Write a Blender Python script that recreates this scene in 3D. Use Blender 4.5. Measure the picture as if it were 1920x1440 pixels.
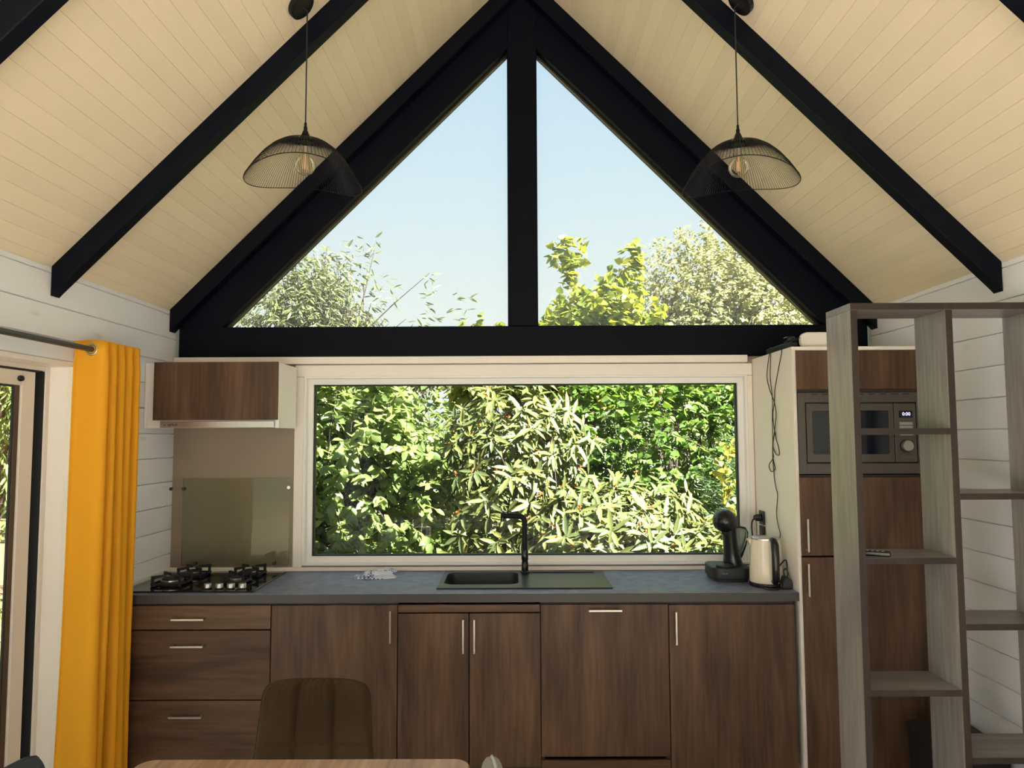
import bpy, bmesh, math, random
import numpy as np
from mathutils import Vector, Matrix, Euler

for o in list(bpy.data.objects):
    bpy.data.objects.remove(o, do_unlink=True)
SC = bpy.context.scene
COL = SC.collection
PI = math.pi

# ------------------------------------------------------------------ camera
F_PX, VPX, VPY, EYE = 1400.0, 964.0, 817.0, 1.69
_p = math.atan((VPY - 720) / F_PX); _yaw = math.atan((VPX - 960) / F_PX); _roll = math.radians(0.25)
FWD = Vector((-math.sin(_yaw) * math.cos(_p), math.cos(_yaw) * math.cos(_p), math.sin(_p)))
_r0 = Vector((math.cos(_yaw), math.sin(_yaw), 0)); _u0 = _r0.cross(FWD)
RGT = _r0 * math.cos(_roll) - _u0 * math.sin(_roll)
UPV = _u0 * math.cos(_roll) + _r0 * math.sin(_roll)
EYEP = Vector((0, 0, EYE))
cam_d = bpy.data.cameras.new('camera'); cam = bpy.data.objects.new('camera', cam_d); COL.objects.link(cam)
cam_d.sensor_width = 36; cam_d.lens = 36 * F_PX / 1920; cam_d.clip_start = 0.05; cam_d.clip_end = 500
M = Matrix((RGT, UPV, -FWD)).transposed().to_4x4(); M.translation = EYEP
cam.matrix_world = M
SC.camera = cam

# ------------------------------------------------------------------ world, sun, exposure
SUN_TRAVEL = Vector((-0.54, 0.47, -0.70)).normalized()
SUN_E = 20.0
w = bpy.data.worlds.new('sky'); SC.world = w; w.use_nodes = True
nt = w.node_tree; nt.nodes.clear()
tc = nt.nodes.new('ShaderNodeTexCoord'); sx = nt.nodes.new('ShaderNodeSeparateXYZ')
cr = nt.nodes.new('ShaderNodeValToRGB'); bg = nt.nodes.new('ShaderNodeBackground'); wo = nt.nodes.new('ShaderNodeOutputWorld')
nt.links.new(tc.outputs['Generated'], sx.inputs[0]); nt.links.new(sx.outputs['Z'], cr.inputs[0])
e = cr.color_ramp.elements
e[0].position = 0.0; e[0].color = (0.93, 0.97, 0.90, 1)
e[1].position = 1.0; e[1].color = (0.34, 0.56, 0.88, 1)
for p_, c_ in ((0.16, (0.90, 0.98, 0.95, 1)), (0.30, (0.75, 0.90, 1.0, 1)), (0.50, (0.58, 0.79, 1.0, 1))):
    q = e.new(p_); q.color = c_
nt.links.new(cr.outputs[0], bg.inputs[0]); bg.inputs[1].default_value = 0.495
nt.links.new(bg.outputs[0], wo.inputs[0])
sun_d = bpy.data.lights.new('sun', 'SUN'); sun = bpy.data.objects.new('sun', sun_d); COL.objects.link(sun)
sun_d.energy = SUN_E; sun_d.color = (1.0, 0.965, 0.90); sun_d.angle = math.radians(0.6)
sun.rotation_euler = SUN_TRAVEL.to_track_quat('-Z', 'Y').to_euler(); sun.location = (6, -8, 12)
SC.view_settings.view_transform = 'Standard'; SC.view_settings.look = 'None'
SC.view_settings.gamma = 1.0; SC.view_settings.use_curve_mapping = False
SC.view_settings.exposure = 1.06
SC.cycles.max_bounces = 12; SC.cycles.diffuse_bounces = 7; SC.cycles.transparent_max_bounces = 16
SC.cycles.use_denoising = True

# ------------------------------------------------------------------ materials
def S(r, g, b):
    f = lambda c: (c / 255 / 12.92) if c / 255 <= 0.04045 else ((c / 255 + 0.055) / 1.055) ** 2.4
    return (f(r), f(g), f(b), 1)

def new_mat(name):
    m = bpy.data.materials.new(name); m.use_nodes = True
    return m, m.node_tree, m.node_tree.nodes['Principled BSDF']

def L4(c): return c if len(c) == 4 else (*c, 1)

def pbr(name, col, rough=0.5, metal=0.0, spec=0.5, bump=0.0, bscale=40, var=0.0, vscale=6, emit=None, coat=0):
    m, t, b = new_mat(name)
    b.inputs['Base Color'].default_value = L4(col); b.inputs['Roughness'].default_value = rough
    b.inputs['Metallic'].default_value = metal; b.inputs['Specular IOR Level'].default_value = spec
    b.inputs['Coat Weight'].default_value = coat
    if emit:
        b.inputs['Emission Color'].default_value = L4(emit[0]); b.inputs['Emission Strength'].default_value = emit[1]
    if bump or var:
        co = t.nodes.new('ShaderNodeTexCoord')
    if bump:
        n = t.nodes.new('ShaderNodeTexNoise'); n.inputs['Scale'].default_value = bscale; n.inputs['Detail'].default_value = 3
        t.links.new(co.outputs['Object'], n.inputs['Vector'])
        bp = t.nodes.new('ShaderNodeBump'); bp.inputs['Strength'].default_value = bump; bp.inputs['Distance'].default_value = 0.01
        t.links.new(n.outputs[0], bp.inputs['Height']); t.links.new(bp.outputs[0], b.inputs['Normal'])
    if var:
        n2 = t.nodes.new('ShaderNodeTexNoise'); n2.inputs['Scale'].default_value = vscale; n2.inputs['Detail'].default_value = 4
        t.links.new(co.outputs['Object'], n2.inputs['Vector'])
        r = t.nodes.new('ShaderNodeValToRGB'); c = L4(col)
        r.color_ramp.elements[0].color = (*[max(0, x * (1 - var)) for x in c[:3]], 1); r.color_ramp.elements[0].position = .3
        r.color_ramp.elements[1].color = (*[min(1, x * (1 + var)) for x in c[:3]], 1); r.color_ramp.elements[1].position = .7
        t.links.new(n2.outputs[0], r.inputs[0]); t.links.new(r.outputs[0], b.inputs['Base Color'])
    return m

def wood(name, dark, mid, light, grain='z', rough=0.45, scale=1.0, spec=0.35, fine=0.35):
    """stretched-noise wood decor; grain runs along the given local axis, each object gets its own offset"""
    m, t, b = new_mat(name)
    b.inputs['Roughness'].default_value = rough; b.inputs['Specular IOR Level'].default_value = spec
    co = t.nodes.new('ShaderNodeTexCoord'); oi = t.nodes.new('ShaderNodeObjectInfo')
    mul = t.nodes.new('ShaderNodeMath'); mul.operation = 'MULTIPLY'; mul.inputs[1].default_value = 37.0
    t.links.new(oi.outputs['Random'], mul.inputs[0])
    add = t.nodes.new('ShaderNodeVectorMath'); add.operation = 'ADD'
    t.links.new(co.outputs['Object'], add.inputs[0]); t.links.new(mul.outputs[0], add.inputs[1])
    def stretched(a, l):
        mp = t.nodes.new('ShaderNodeMapping'); s = [a * scale] * 3; s['xyz'.index(grain)] = l * scale
        mp.inputs['Scale'].default_value = s; t.links.new(add.outputs[0], mp.inputs[0]); return mp
    m1 = stretched(7, 1.1); m2 = stretched(60, 4)
    n1 = t.nodes.new('ShaderNodeTexNoise'); n1.inputs['Scale'].default_value = 1; n1.inputs['Detail'].default_value = 5; n1.inputs['Distortion'].default_value = 0.6
    n2 = t.nodes.new('ShaderNodeTexNoise'); n2.inputs['Scale'].default_value = 1; n2.inputs['Detail'].default_value = 4
    t.links.new(m1.outputs[0], n1.inputs[0]); t.links.new(m2.outputs[0], n2.inputs[0])
    mx = t.nodes.new('ShaderNodeMix'); mx.inputs[0].default_value = fine
    t.links.new(n1.outputs[0], mx.inputs[2]); t.links.new(n2.outputs[0], mx.inputs[3])
    r = t.nodes.new('ShaderNodeValToRGB'); el = r.color_ramp.elements
    el[0].position = .33; el[0].color = L4(dark); el[1].position = .68; el[1].color = L4(light)
    q = el.new(.5); q.color = L4(mid)
    t.links.new(mx.outputs[0], r.inputs[0]); t.links.new(r.outputs[0], b.inputs['Base Color'])
    bp = t.nodes.new('ShaderNodeBump'); bp.inputs['Strength'].default_value = .12; bp.inputs['Distance'].default_value = .003
    t.links.new(n2.outputs[0], bp.inputs['Height']); t.links.new(bp.outputs[0], b.inputs['Normal'])
    return m

def paint_wood(name, col, rough=.5, knots=.10, axis='y'):
    """painted board: faint grain relief and a few faint knots, small tone change per board"""
    m, t, b = new_mat(name)
    b.inputs['Roughness'].default_value = rough; b.inputs['Specular IOR Level'].default_value = .3
    co = t.nodes.new('ShaderNodeTexCoord'); oi = t.nodes.new('ShaderNodeObjectInfo')
    mul = t.nodes.new('ShaderNodeMath'); mul.operation = 'MULTIPLY'; mul.inputs[1].default_value = 53.0
    t.links.new(oi.outputs['Random'], mul.inputs[0])
    add = t.nodes.new('ShaderNodeVectorMath'); add.operation = 'ADD'
    t.links.new(co.outputs['Object'], add.inputs[0]); t.links.new(mul.outputs[0], add.inputs[1])
    mp = t.nodes.new('ShaderNodeMapping'); s = [34.] * 3; s['xyz'.index(axis)] = 2.2; mp.inputs['Scale'].default_value = s
    t.links.new(add.outputs[0], mp.inputs[0])
    n = t.nodes.new('ShaderNodeTexNoise'); n.inputs['Scale'].default_value = 1; n.inputs['Detail'].default_value = 4; n.inputs['Distortion'].default_value = 1.2
    t.links.new(mp.outputs[0], n.inputs[0])
    mp2 = t.nodes.new('ShaderNodeMapping'); s2 = [9.] * 3; s2['xyz'.index(axis)] = 2.6; mp2.inputs['Scale'].default_value = s2
    t.links.new(add.outputs[0], mp2.inputs[0])
    v = t.nodes.new('ShaderNodeTexVoronoi'); v.inputs['Scale'].default_value = 1
    t.links.new(mp2.outputs[0], v.inputs['Vector'])
    kr = t.nodes.new('ShaderNodeValToRGB'); c = L4(col)
    kr.color_ramp.elements[0].position = .03; kr.color_ramp.elements[0].color = (*[x * (1 - knots * 2.2) for x in c[:3]], 1)
    kr.color_ramp.elements[1].position = .13; kr.color_ramp.elements[1].color = c
    t.links.new(v.outputs['Distance'], kr.inputs[0])
    rr = t.nodes.new('ShaderNodeMapRange'); rr.inputs['To Min'].default_value = .95; rr.inputs['To Max'].default_value = 1.03
    t.links.new(oi.outputs['Random'], rr.inputs['Value'])
    vm = t.nodes.new('ShaderNodeVectorMath'); vm.operation = 'SCALE'
    t.links.new(kr.outputs[0], vm.inputs[0]); t.links.new(rr.outputs[0], vm.inputs['Scale'])
    t.links.new(vm.outputs[0], b.inputs['Base Color'])
    bp = t.nodes.new('ShaderNodeBump'); bp.inputs['Strength'].default_value = .18; bp.inputs['Distance'].default_value = .004
    t.links.new(n.outputs[0], bp.inputs['Height']); t.links.new(bp.outputs[0], b.inputs['Normal'])
    return m

def glass_mat(name, tint=(1, 1, 1), refl=1.0, veil=0.0, veilcol=(.8, .82, .8), rough=0.0):
    m = bpy.data.materials.new(name); m.use_nodes = True; t = m.node_tree; t.nodes.clear()
    out = t.nodes.new('ShaderNodeOutputMaterial'); tr = t.nodes.new('ShaderNodeBsdfTransparent'); tr.inputs[0].default_value = L4(tint)
    gl = t.nodes.new('ShaderNodeBsdfGlossy'); gl.inputs['Roughness'].default_value = rough
    fr = t.nodes.new('ShaderNodeFresnel'); fr.inputs[0].default_value = 1.35
    ml = t.nodes.new('ShaderNodeMath'); ml.operation = 'MULTIPLY'; ml.inputs[1].default_value = refl
    mx = t.nodes.new('ShaderNodeMixShader')
    t.links.new(fr.outputs[0], ml.inputs[0]); t.links.new(ml.outputs[0], mx.inputs[0])
    t.links.new(tr.outputs[0], mx.inputs[1]); t.links.new(gl.outputs[0], mx.inputs[2]); last = mx
    if veil:
        dl = t.nodes.new('ShaderNodeBsdfTranslucent'); dl.inputs[0].default_value = L4(veilcol)
        m2 = t.nodes.new('ShaderNodeMixShader'); m2.inputs[0].default_value = veil
        t.links.new(last.outputs[0], m2.inputs[1]); t.links.new(dl.outputs[0], m2.inputs[2]); last = m2
    t.links.new(last.outputs[0], out.inputs[0])
    return m

def leaf_mat(name, c1, c2, c3, transl=0.35, gloss=0.06, rough=.45):
    m = bpy.data.materials.new(name); m.use_nodes = True; t = m.node_tree; t.nodes.clear()
    out = t.nodes.new('ShaderNodeOutputMaterial')
    gi = t.nodes.new('ShaderNodeNewGeometry'); oi = t.nodes.new('ShaderNodeObjectInfo')
    ad = t.nodes.new('ShaderNodeMath'); ad.operation = 'ADD'; fr = t.nodes.new('ShaderNodeMath'); fr.operation = 'FRACT'
    t.links.new(gi.outputs['Random Per Island'], ad.inputs[0]); t.links.new(oi.outputs['Random'], ad.inputs[1]); t.links.new(ad.outputs[0], fr.inputs[0])
    r = t.nodes.new('ShaderNodeValToRGB'); el = r.color_ramp.elements
    el[0].color = L4(c1); el[1].color = L4(c3); q = el.new(.5); q.color = L4(c2)
    t.links.new(fr.outputs[0], r.inputs[0])
    d = t.nodes.new('ShaderNodeBsdfDiffuse'); tl = t.nodes.new('ShaderNodeBsdfTranslucent'); g = t.nodes.new('ShaderNodeBsdfGlossy')
    g.inputs['Roughness'].default_value = rough
    t.links.new(r.outputs[0], d.inputs[0])
    hs = t.nodes.new('ShaderNodeHueSaturation'); hs.inputs['Saturation'].default_value = 1.1; hs.inputs['Value'].default_value = 1.5; hs.inputs['Hue'].default_value = .48
    t.links.new(r.outputs[0], hs.inputs['Color']); t.links.new(hs.outputs[0], tl.inputs[0])
    m1 = t.nodes.new('ShaderNodeMixShader'); m1.inputs[0].default_value = transl
    m2 = t.nodes.new('ShaderNodeMixShader'); m2.inputs[0].default_value = gloss
    t.links.new(d.outputs[0], m1.inputs[1]); t.links.new(tl.outputs[0], m1.inputs[2])
    t.links.new(m1.outputs[0], m2.inputs[1]); t.links.new(g.outputs[0], m2.inputs[2]); t.links.new(m2.outputs[0], out.inputs[0])
    return m

MT = {}
MT['ceil'] = paint_wood('cream_ceiling_paint', (.77, .665, .485), .45, .02)
MT['wall'] = paint_wood('white_wall_paint', (.82, .845, .89), .40, .07)
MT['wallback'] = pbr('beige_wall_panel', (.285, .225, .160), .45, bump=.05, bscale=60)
MT['white'] = pbr('white_lacquer', (.85, .84, .81), .35)
MT['cream'] = pbr('cream_lacquer', (.84, .79, .72), .38)
MT['black'] = pbr('black_painted_timber', (.0030, .0042, .0090), .5, spec=.09, bump=.10, bscale=25)
MT['cab'] = wood('dark_oak_vertical', (.040, .020, .010), (.090, .047, .025), (.160, .090, .050), 'z')
MT['cabh'] = wood('dark_oak_horizontal', (.040, .020, .010), (.090, .047, .025), (.160, .090, .050), 'x')
MT['carc'] = pbr('cabinet_carcass_dark', (.05, .035, .025), .6)
MT['shelf'] = wood('grey_brown_oak_decor', (.17, .155, .145), (.25, .23, .21), (.36, .335, .31), 'z', rough=.34, spec=.5, fine=.5)
MT['shelfh'] = wood('grey_brown_oak_shelf', (.13, .115, .105), (.19, .17, .155), (.27, .245, .225), 'x', rough=.34, spec=.5, fine=.5)
MT['edge'] = wood('dark_brown_edge_band', (.018, .011, .008), (.028, .017, .012), (.040, .025, .018), 'z', rough=.5)
MT['tabletop'] = wood('oak_table_top', (.24, .135, .075), (.36, .22, .13), (.48, .32, .20), 'y', rough=.35, fine=.55)
MT['counter'] = pbr('anthracite_worktop', (.180, .205, .285), .50, spec=.45, bump=.05, bscale=120, var=.25, vscale=18)
MT['counteredge'] = pbr('anthracite_edge', (.05, .045, .04), .45)
MT['steel'] = pbr('brushed_steel', (.55, .52, .48), .30, 1.0)
MT['steeldark'] = pbr('dark_brushed_steel', (.11, .097, .083), .40, .6)
MT['chrome'] = pbr('chrome', (.75, .75, .75), .12, 1.0)
MT['blackgloss'] = pbr('black_gloss_plastic', (.008, .008, .009), .22, spec=.5)
MT['blackmatt'] = pbr('black_matt', (.012, .012, .013), .5)
MT['blackmetal'] = pbr('black_powder_coat', (.006, .006, .008), .45, spec=.2)
MT['castiron'] = pbr('cast_iron', (.010, .010, .011), .55, bump=.2, bscale=150)
MT['hobglass'] = pbr('black_hob_glass', (.006, .006, .007), .06, spec=.7)
MT['sink'] = pbr('black_granite_sink', (.014, .015, .015), .36, spec=.5, bump=.05, bscale=300)
MT['ovenglass'] = pbr('dark_oven_glass', (.006, .008, .014), .06, spec=.6)
MT['display'] = pbr('display_black', (.004, .004, .006), .1)
MT['led'] = pbr('led_digits', (.5, .5, .9), .4, emit=((.55, .55, 1.0), 1.0))
MT['glass'] = glass_mat('window_glass', (.97, .99, .97), .12, veil=.006)
MT['glasshaze'] = glass_mat('dusty_haze_window_glass', (.98, .99, .98), .12, veil=.075)  # translucent film for slight dirt, raised to paint glow haze over the trees
MT['splash'] = glass_mat('greenish_splash_glass', (.92, .945, .90), 1.0)
MT['bulbglass'] = glass_mat('amber_bulb_glass', (.97, .93, .83), .6)
MT['tank'] = glass_mat('smoked_water_tank', (.70, .70, .68), 1.5, veil=.30)
MT['kettle'] = pbr('cream_enamel', (.72, .64, .50), .28, spec=.5, coat=.3)
MT['grayplastic'] = pbr('grey_plastic', (.30, .31, .33), .45)
MT['whiteplastic'] = pbr('white_plastic', (.76, .72, .66), .4)
MT['aluframe'] = pbr('sliding_door_frame_paint', (.74, .68, .60), .4)
MT['gasket'] = pbr('black_gasket', (.008, .008, .009), .6)
MT['bronze'] = pbr('bronze_rail', (.09, .065, .045), .35, .6)
MT['rod'] = pbr('grey_metal_rod', (.10, .10, .105), .35, .7)
MT['velvet'] = pbr('brown_velvet', (.042, .025, .012), .85, spec=.12, bump=.1, bscale=200, var=.2, vscale=5)
MT['velvet'].node_tree.nodes['Principled BSDF'].inputs['Sheen Weight'].default_value = .15
MT['velvet'].node_tree.nodes['Principled BSDF'].inputs['Sheen Tint'].default_value = (.8, .55, .3, 1)
MT['velvetgrey'] = pbr('grey_velvet', (.26, .24, .22), .85, spec=.15)
MT['piping'] = pbr('light_grey_piping', (.45, .45, .46), .8)
MT['navy'] = pbr('dark_blue_grey_velvet', (.045, .055, .070), .85, spec=.2)
MT['floor'] = wood('oak_floor', (.47, .40, .32), (.56, .49, .41), (.64, .57, .48), 'y', rough=.45)
MT['terrace'] = pbr('pale_bounce_terrace', (.64, .60, .54), .8, var=.15)
MT['bark'] = pbr('bark', (.060, .045, .035), .9, bump=.4, bscale=60)
MT['rust'] = pbr('rusty_wire', (.07, .05, .035), .7)
MT['oldboard'] = pbr('weathered_board', (.10, .07, .05), .85, var=.3, vscale=12)
MT['orange'] = pbr('orange_paint', (.75, .22, .03), .6)
MT['filament'] = pbr('filament_post', (.85, .55, .35), .4)
m, t, b = new_mat('yellow_curtain_cloth'); t.nodes.clear()
_o = t.nodes.new('ShaderNodeOutputMaterial'); _d = t.nodes.new('ShaderNodeBsdfDiffuse'); _t = t.nodes.new('ShaderNodeBsdfTranslucent'); _m = t.nodes.new('ShaderNodeMixShader')
_d.inputs[0].default_value = (.97, .54, .045, 1); _t.inputs[0].default_value = (.98, .50, .035, 1); _m.inputs[0].default_value = .35
t.links.new(_d.outputs[0], _m.inputs[1]); t.links.new(_t.outputs[0], _m.inputs[2]); t.links.new(_m.outputs[0], _o.inputs[0]); MT['curtain'] = m
MT['lining'] = pbr('white_curtain_lining', (.85, .80, .68), .8)
# ground: soil, dry litter and grass patches
m, t, b = new_mat('garden_ground'); b.inputs['Roughness'].default_value = .95
co = t.nodes.new('ShaderNodeTexCoord'); n1 = t.nodes.new('ShaderNodeTexNoise'); n1.inputs['Scale'].default_value = .8; n1.inputs['Detail'].default_value = 8
n2 = t.nodes.new('ShaderNodeTexNoise'); n2.inputs['Scale'].default_value = 9; n2.inputs['Detail'].default_value = 8
r1 = t.nodes.new('ShaderNodeValToRGB'); r1.color_ramp.elements[0].position = .42; r1.color_ramp.elements[0].color = (.20, .13, .075, 1); r1.color_ramp.elements[1].position = .60; r1.color_ramp.elements[1].color = (.10, .14, .035, 1)
r2 = t.nodes.new('ShaderNodeValToRGB'); r2.color_ramp.elements[0].color = (.55, .5, .45, 1); r2.color_ramp.elements[1].color = (1.3, 1.25, 1.2, 1)
mm = t.nodes.new('ShaderNodeMix'); mm.data_type = 'RGBA'; mm.blend_type = 'MULTIPLY'; mm.inputs[0].default_value = 1
t.links.new(co.outputs['Object'], n1.inputs[0]); t.links.new(co.outputs['Object'], n2.inputs[0]); t.links.new(n1.outputs[0], r1.inputs[0]); t.links.new(n2.outputs[0], r2.inputs[0])
t.links.new(r1.outputs[0], mm.inputs[6]); t.links.new(r2.outputs[0], mm.inputs[7]); t.links.new(mm.outputs[2], b.inputs['Base Color']); MT['ground'] = m
# checked tea towel
m, t, b = new_mat('blue_check_cloth'); b.inputs['Roughness'].default_value = .9
co = t.nodes.new('ShaderNodeTexCoord'); ck = t.nodes.new('ShaderNodeTexChecker'); ck.inputs['Scale'].default_value = 95
ck.inputs[1].default_value = (.72, .74, .80, 1); ck.inputs[2].default_value = (.10, .16, .36, 1)
t.links.new(co.outputs['Object'], ck.inputs[0])
n2 = t.nodes.new('ShaderNodeTexNoise'); n2.inputs['Scale'].default_value = 18; r2 = t.nodes.new('ShaderNodeValToRGB'); r2.color_ramp.elements[0].position = .45; r2.color_ramp.elements[1].position = .55
mm = t.nodes.new('ShaderNodeMix'); mm.data_type = 'RGBA'
t.links.new(co.outputs['Object'], n2.inputs[0]); t.links.new(n2.outputs[0], r2.inputs[0]); t.links.new(r2.outputs[0], mm.inputs[0])
t.links.new(ck.outputs[0], mm.inputs[6]); mm.inputs[7].default_value = (.68, .70, .76, 1); t.links.new(mm.outputs[2], b.inputs['Base Color']); MT['towel'] = m
# leaves
MT['lf_vib'] = leaf_mat('viburnum_leaf', (.072, .100, .036), (.125, .148, .044), (.200, .200, .058), .32, .04)
MT['lf_plum'] = leaf_mat('plum_leaf', (.115, .165, .052), (.160, .220, .068), (.215, .275, .085), .45, .03)
MT['lf_vine'] = leaf_mat('vine_leaf', (.070, .140, .024), (.110, .195, .036), (.170, .250, .055), .38, .03)
MT['lf_tree'] = leaf_mat('narrow_tree_leaf', (.105, .125, .060), (.145, .170, .075), (.215, .230, .085), .40, .03)
MT['lf_lind'] = leaf_mat('broad_tree_leaf', (.120, .170, .036), (.220, .265, .046), (.340, .350, .052), .42, .03)
MT['lf_birch'] = leaf_mat('pale_birch_leaf', (.220, .235, .115), (.300, .310, .150), (.390, .375, .185), .42, .03)
MT['lf_org'] = leaf_mat('orange_autumn_leaf', (.42, .22, .06), (.52, .27, .07), (.60, .38, .10), .40, .03)
MT['lf_dark'] = leaf_mat('dark_evergreen_leaf', (0.048, 0.088, 0.035), (0.072, 0.128, 0.048), (0.128, 0.192, 0.072), .2, .03)
MT['lf_yellow'] = leaf_mat('yellow_ivy_leaf', (.20, .22, .035), (.25, .25, .040), (.30, .29, .055), .4, .03)
MT['lf_white'] = leaf_mat('cream_flower', (.32, .33, .25), (.38, .38, .30), (.45, .44, .36), .3, .02)
MT['bud'] = leaf_mat('orange_bud', (.40, .14, .05), (.45, .18, .07), (.50, .24, .09), .2, .02)
MT['grass'] = leaf_mat('grass_blade', (.10, .15, .035), (.15, .20, .05), (.24, .26, .08), .4, .02)

# ------------------------------------------------------------------ builders
W = {}   # world (or thing-local) origin of every built object
class B:
    def __init__(s): s.bm = bmesh.new()
    def _add(s, bm2):
        me = bpy.data.meshes.new('tmp'); bm2.to_mesh(me); bm2.free(); s.bm.from_mesh(me); bpy.data.meshes.remove(me); return s
    def box(s, x0, x1, y0, y1, z0, z1, bev=0.0, seg=1, rot=None, piv=None):
        b2 = bmesh.new(); bmesh.ops.create_cube(b2, size=1)
        for v in b2.verts: v.co = Vector(((x0 + x1) / 2 + v.co.x * (x1 - x0), (y0 + y1) / 2 + v.co.y * (y1 - y0), (z0 + z1) / 2 + v.co.z * (z1 - z0)))
        if bev: bmesh.ops.bevel(b2, geom=b2.edges[:], offset=bev, segments=seg, profile=.5, affect='EDGES')
        if rot is not None: bmesh.ops.rotate(b2, verts=b2.verts, cent=piv, matrix=rot)
        return s._add(b2)
    def prism(s, poly, a0, a1, axis='y', bev=0.0):
        """extrude a 2D polygon along an axis. axis y: poly in (x,z); x: (y,z); z: (x,y)"""
        b2 = bmesh.new()
        def P(p, a): return {'y': (p[0], a, p[1]), 'x': (a, p[0], p[1]), 'z': (p[0], p[1], a)}[axis]
        lo = [b2.verts.new(P(p, a0)) for p in poly]; hi = [b2.verts.new(P(p, a1)) for p in poly]; n = len(poly)
        b2.faces.new(lo); b2.faces.new(hi[::-1])
        for i in range(n): b2.faces.new((lo[i], hi[i], hi[(i + 1) % n], lo[(i + 1) % n]))
        bmesh.ops.recalc_face_normals(b2, faces=b2.faces)
        if bev: bmesh.ops.bevel(b2, geom=b2.edges[:], offset=bev, segments=1, profile=.5, affect='EDGES')
        return s._add(b2)
    def tube(s, pts, r, seg=8, cap=True, closed=False):
        pts = [Vector(p) for p in pts]; n = len(pts); rs = r if isinstance(r, (list, tuple)) else [r] * n
        b2 = bmesh.new(); rings = []; prev = None
        for i, p in enumerate(pts):
            if closed: d = pts[(i + 1) % n] - pts[i - 1]
            else: d = pts[min(i + 1, n - 1)] - pts[max(i - 1, 0)]
            d.normalize()
            if prev is None:
                a = Vector((0, 0, 1)) if abs(d.z) < .9 else Vector((1, 0, 0)); u = d.cross(a).normalized()
            else:
                u = prev - d * prev.dot(d); u = u.normalized() if u.length > 1e-6 else d.orthogonal().normalized()
            v = d.cross(u); prev = u
            rings.append([b2.verts.new(p + (u * math.cos(k * 2 * PI / seg) + v * math.sin(k * 2 * PI / seg)) * rs[i]) for k in range(seg)])
        m_ = n if closed else n - 1
        for i in range(m_):
            A, C2 = rings[i], rings[(i + 1) % n]
            for k in range(seg): b2.faces.new((A[k], A[(k + 1) % seg], C2[(k + 1) % seg], C2[k]))
        if cap and not closed:
            b2.faces.new(rings[0][::-1]); b2.faces.new(rings[-1])
        bmesh.ops.recalc_face_normals(b2, faces=b2.faces)
        return s._add(b2)
    def lathe(s, prof, c=(0, 0, 0), seg=24, axis='z', sx=1, sy=1):
        b2 = bmesh.new(); rings = []
        for r, z in prof:
            ring = []
            for k in range(seg):
                a = 2 * PI * k / seg; x, y = max(r, 1e-5) * math.cos(a) * sx, max(r, 1e-5) * math.sin(a) * sy
                q = {'z': (x, y, z), 'y': (x, z, y), 'x': (z, x, y)}[axis]
                ring.append(b2.verts.new((c[0] + q[0], c[1] + q[1], c[2] + q[2])))
            rings.append(ring)
        for A, C2 in zip(rings, rings[1:]):
            for k in range(seg): b2.faces.new((A[k], A[(k + 1) % seg], C2[(k + 1) % seg], C2[k]))
        b2.faces.new(rings[0][::-1]); b2.faces.new(rings[-1])
        bmesh.ops.recalc_face_normals(b2, faces=b2.faces)
        return s._add(b2)
    def grid(s, fn, nu, nv, closed_u=False):
        b2 = bmesh.new(); vs = [[b2.verts.new(fn(i, j)) for i in range(nu)] for j in range(nv)]
        for j in range(nv - 1):
            for i in range(nu if closed_u else nu - 1):
                b2.faces.new((vs[j][i], vs[j][(i + 1) % nu], vs[j + 1][(i + 1) % nu], vs[j + 1][i]))
        return s._add(b2)

def finish(name, me, mat, parent=None, smooth=None, origin=None):
    vs = np.empty(len(me.vertices) * 3, np.float32); me.vertices.foreach_get('co', vs); vs = vs.reshape(-1, 3)
    if origin is None:
        lo, hi = vs.min(0), vs.max(0); origin = Vector((float((lo[0] + hi[0]) / 2), float((lo[1] + hi[1]) / 2), float(lo[2])))
    else: origin = Vector(origin)
    vs = vs - np.array(origin, np.float32); me.vertices.foreach_set('co', vs.ravel()); me.update()
    o = bpy.data.objects.new(name, me); COL.objects.link(o)
    if mat is not None: me.materials.append(mat if not isinstance(mat, str) else MT[mat])
    W[o.name] = origin
    if parent is not None:
        o.parent = parent; o.location = origin - W[parent.name]
    else: o.location = origin
    if smooth is not None:
        me.polygons.foreach_set('use_smooth', [True] * len(me.polygons))
        try: me.set_sharp_from_angle(angle=math.radians(smooth))
        except Exception: pass
    return o

def obj(name, b, mat, parent=None, smooth=None, origin=None):
    me = bpy.data.meshes.new(name); b.bm.to_mesh(me); b.bm.free()
    return finish(name, me, mat, parent, smooth, origin)

def thing(name, label, cat, loc=(0, 0, 0), group=None):
    o = bpy.data.objects.new(name, None); COL.objects.link(o); o.location = loc; o.empty_display_size = .1
    W[o.name] = Vector(loc); o['label'] = label; o['category'] = cat
    if group: o['group'] = group
    return o

def tag(o, label, cat=None, group=None, kind=None):
    o['label'] = label
    if cat: o['category'] = cat
    if group: o['group'] = group
    if kind: o['kind'] = kind
    return o

def struct(o, label):
    o['kind'] = 'structure'; o['label'] = label; return o

def text_mesh(name, s, size, mat, parent, loc, rot=(PI / 2, 0, 0), depth=.0004):
    cu = bpy.data.curves.new('t', 'FONT'); cu.body = s; cu.size = size; cu.extrude = depth; cu.align_x = 'CENTER'; cu.align_y = 'CENTER'; cu.resolution_u = 3
    to = bpy.data.objects.new('t', cu); COL.objects.link(to)
    dg = bpy.context.evaluated_depsgraph_get(); me = bpy.data.meshes.new_from_object(to.evaluated_get(dg))
    bpy.data.objects.remove(to); bpy.data.curves.remove(cu)
    me.transform(Matrix.Translation(loc) @ Euler(rot).to_matrix().to_4x4())
    me.materials.clear()
    return finish(name, me, mat, parent, origin=loc)

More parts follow.
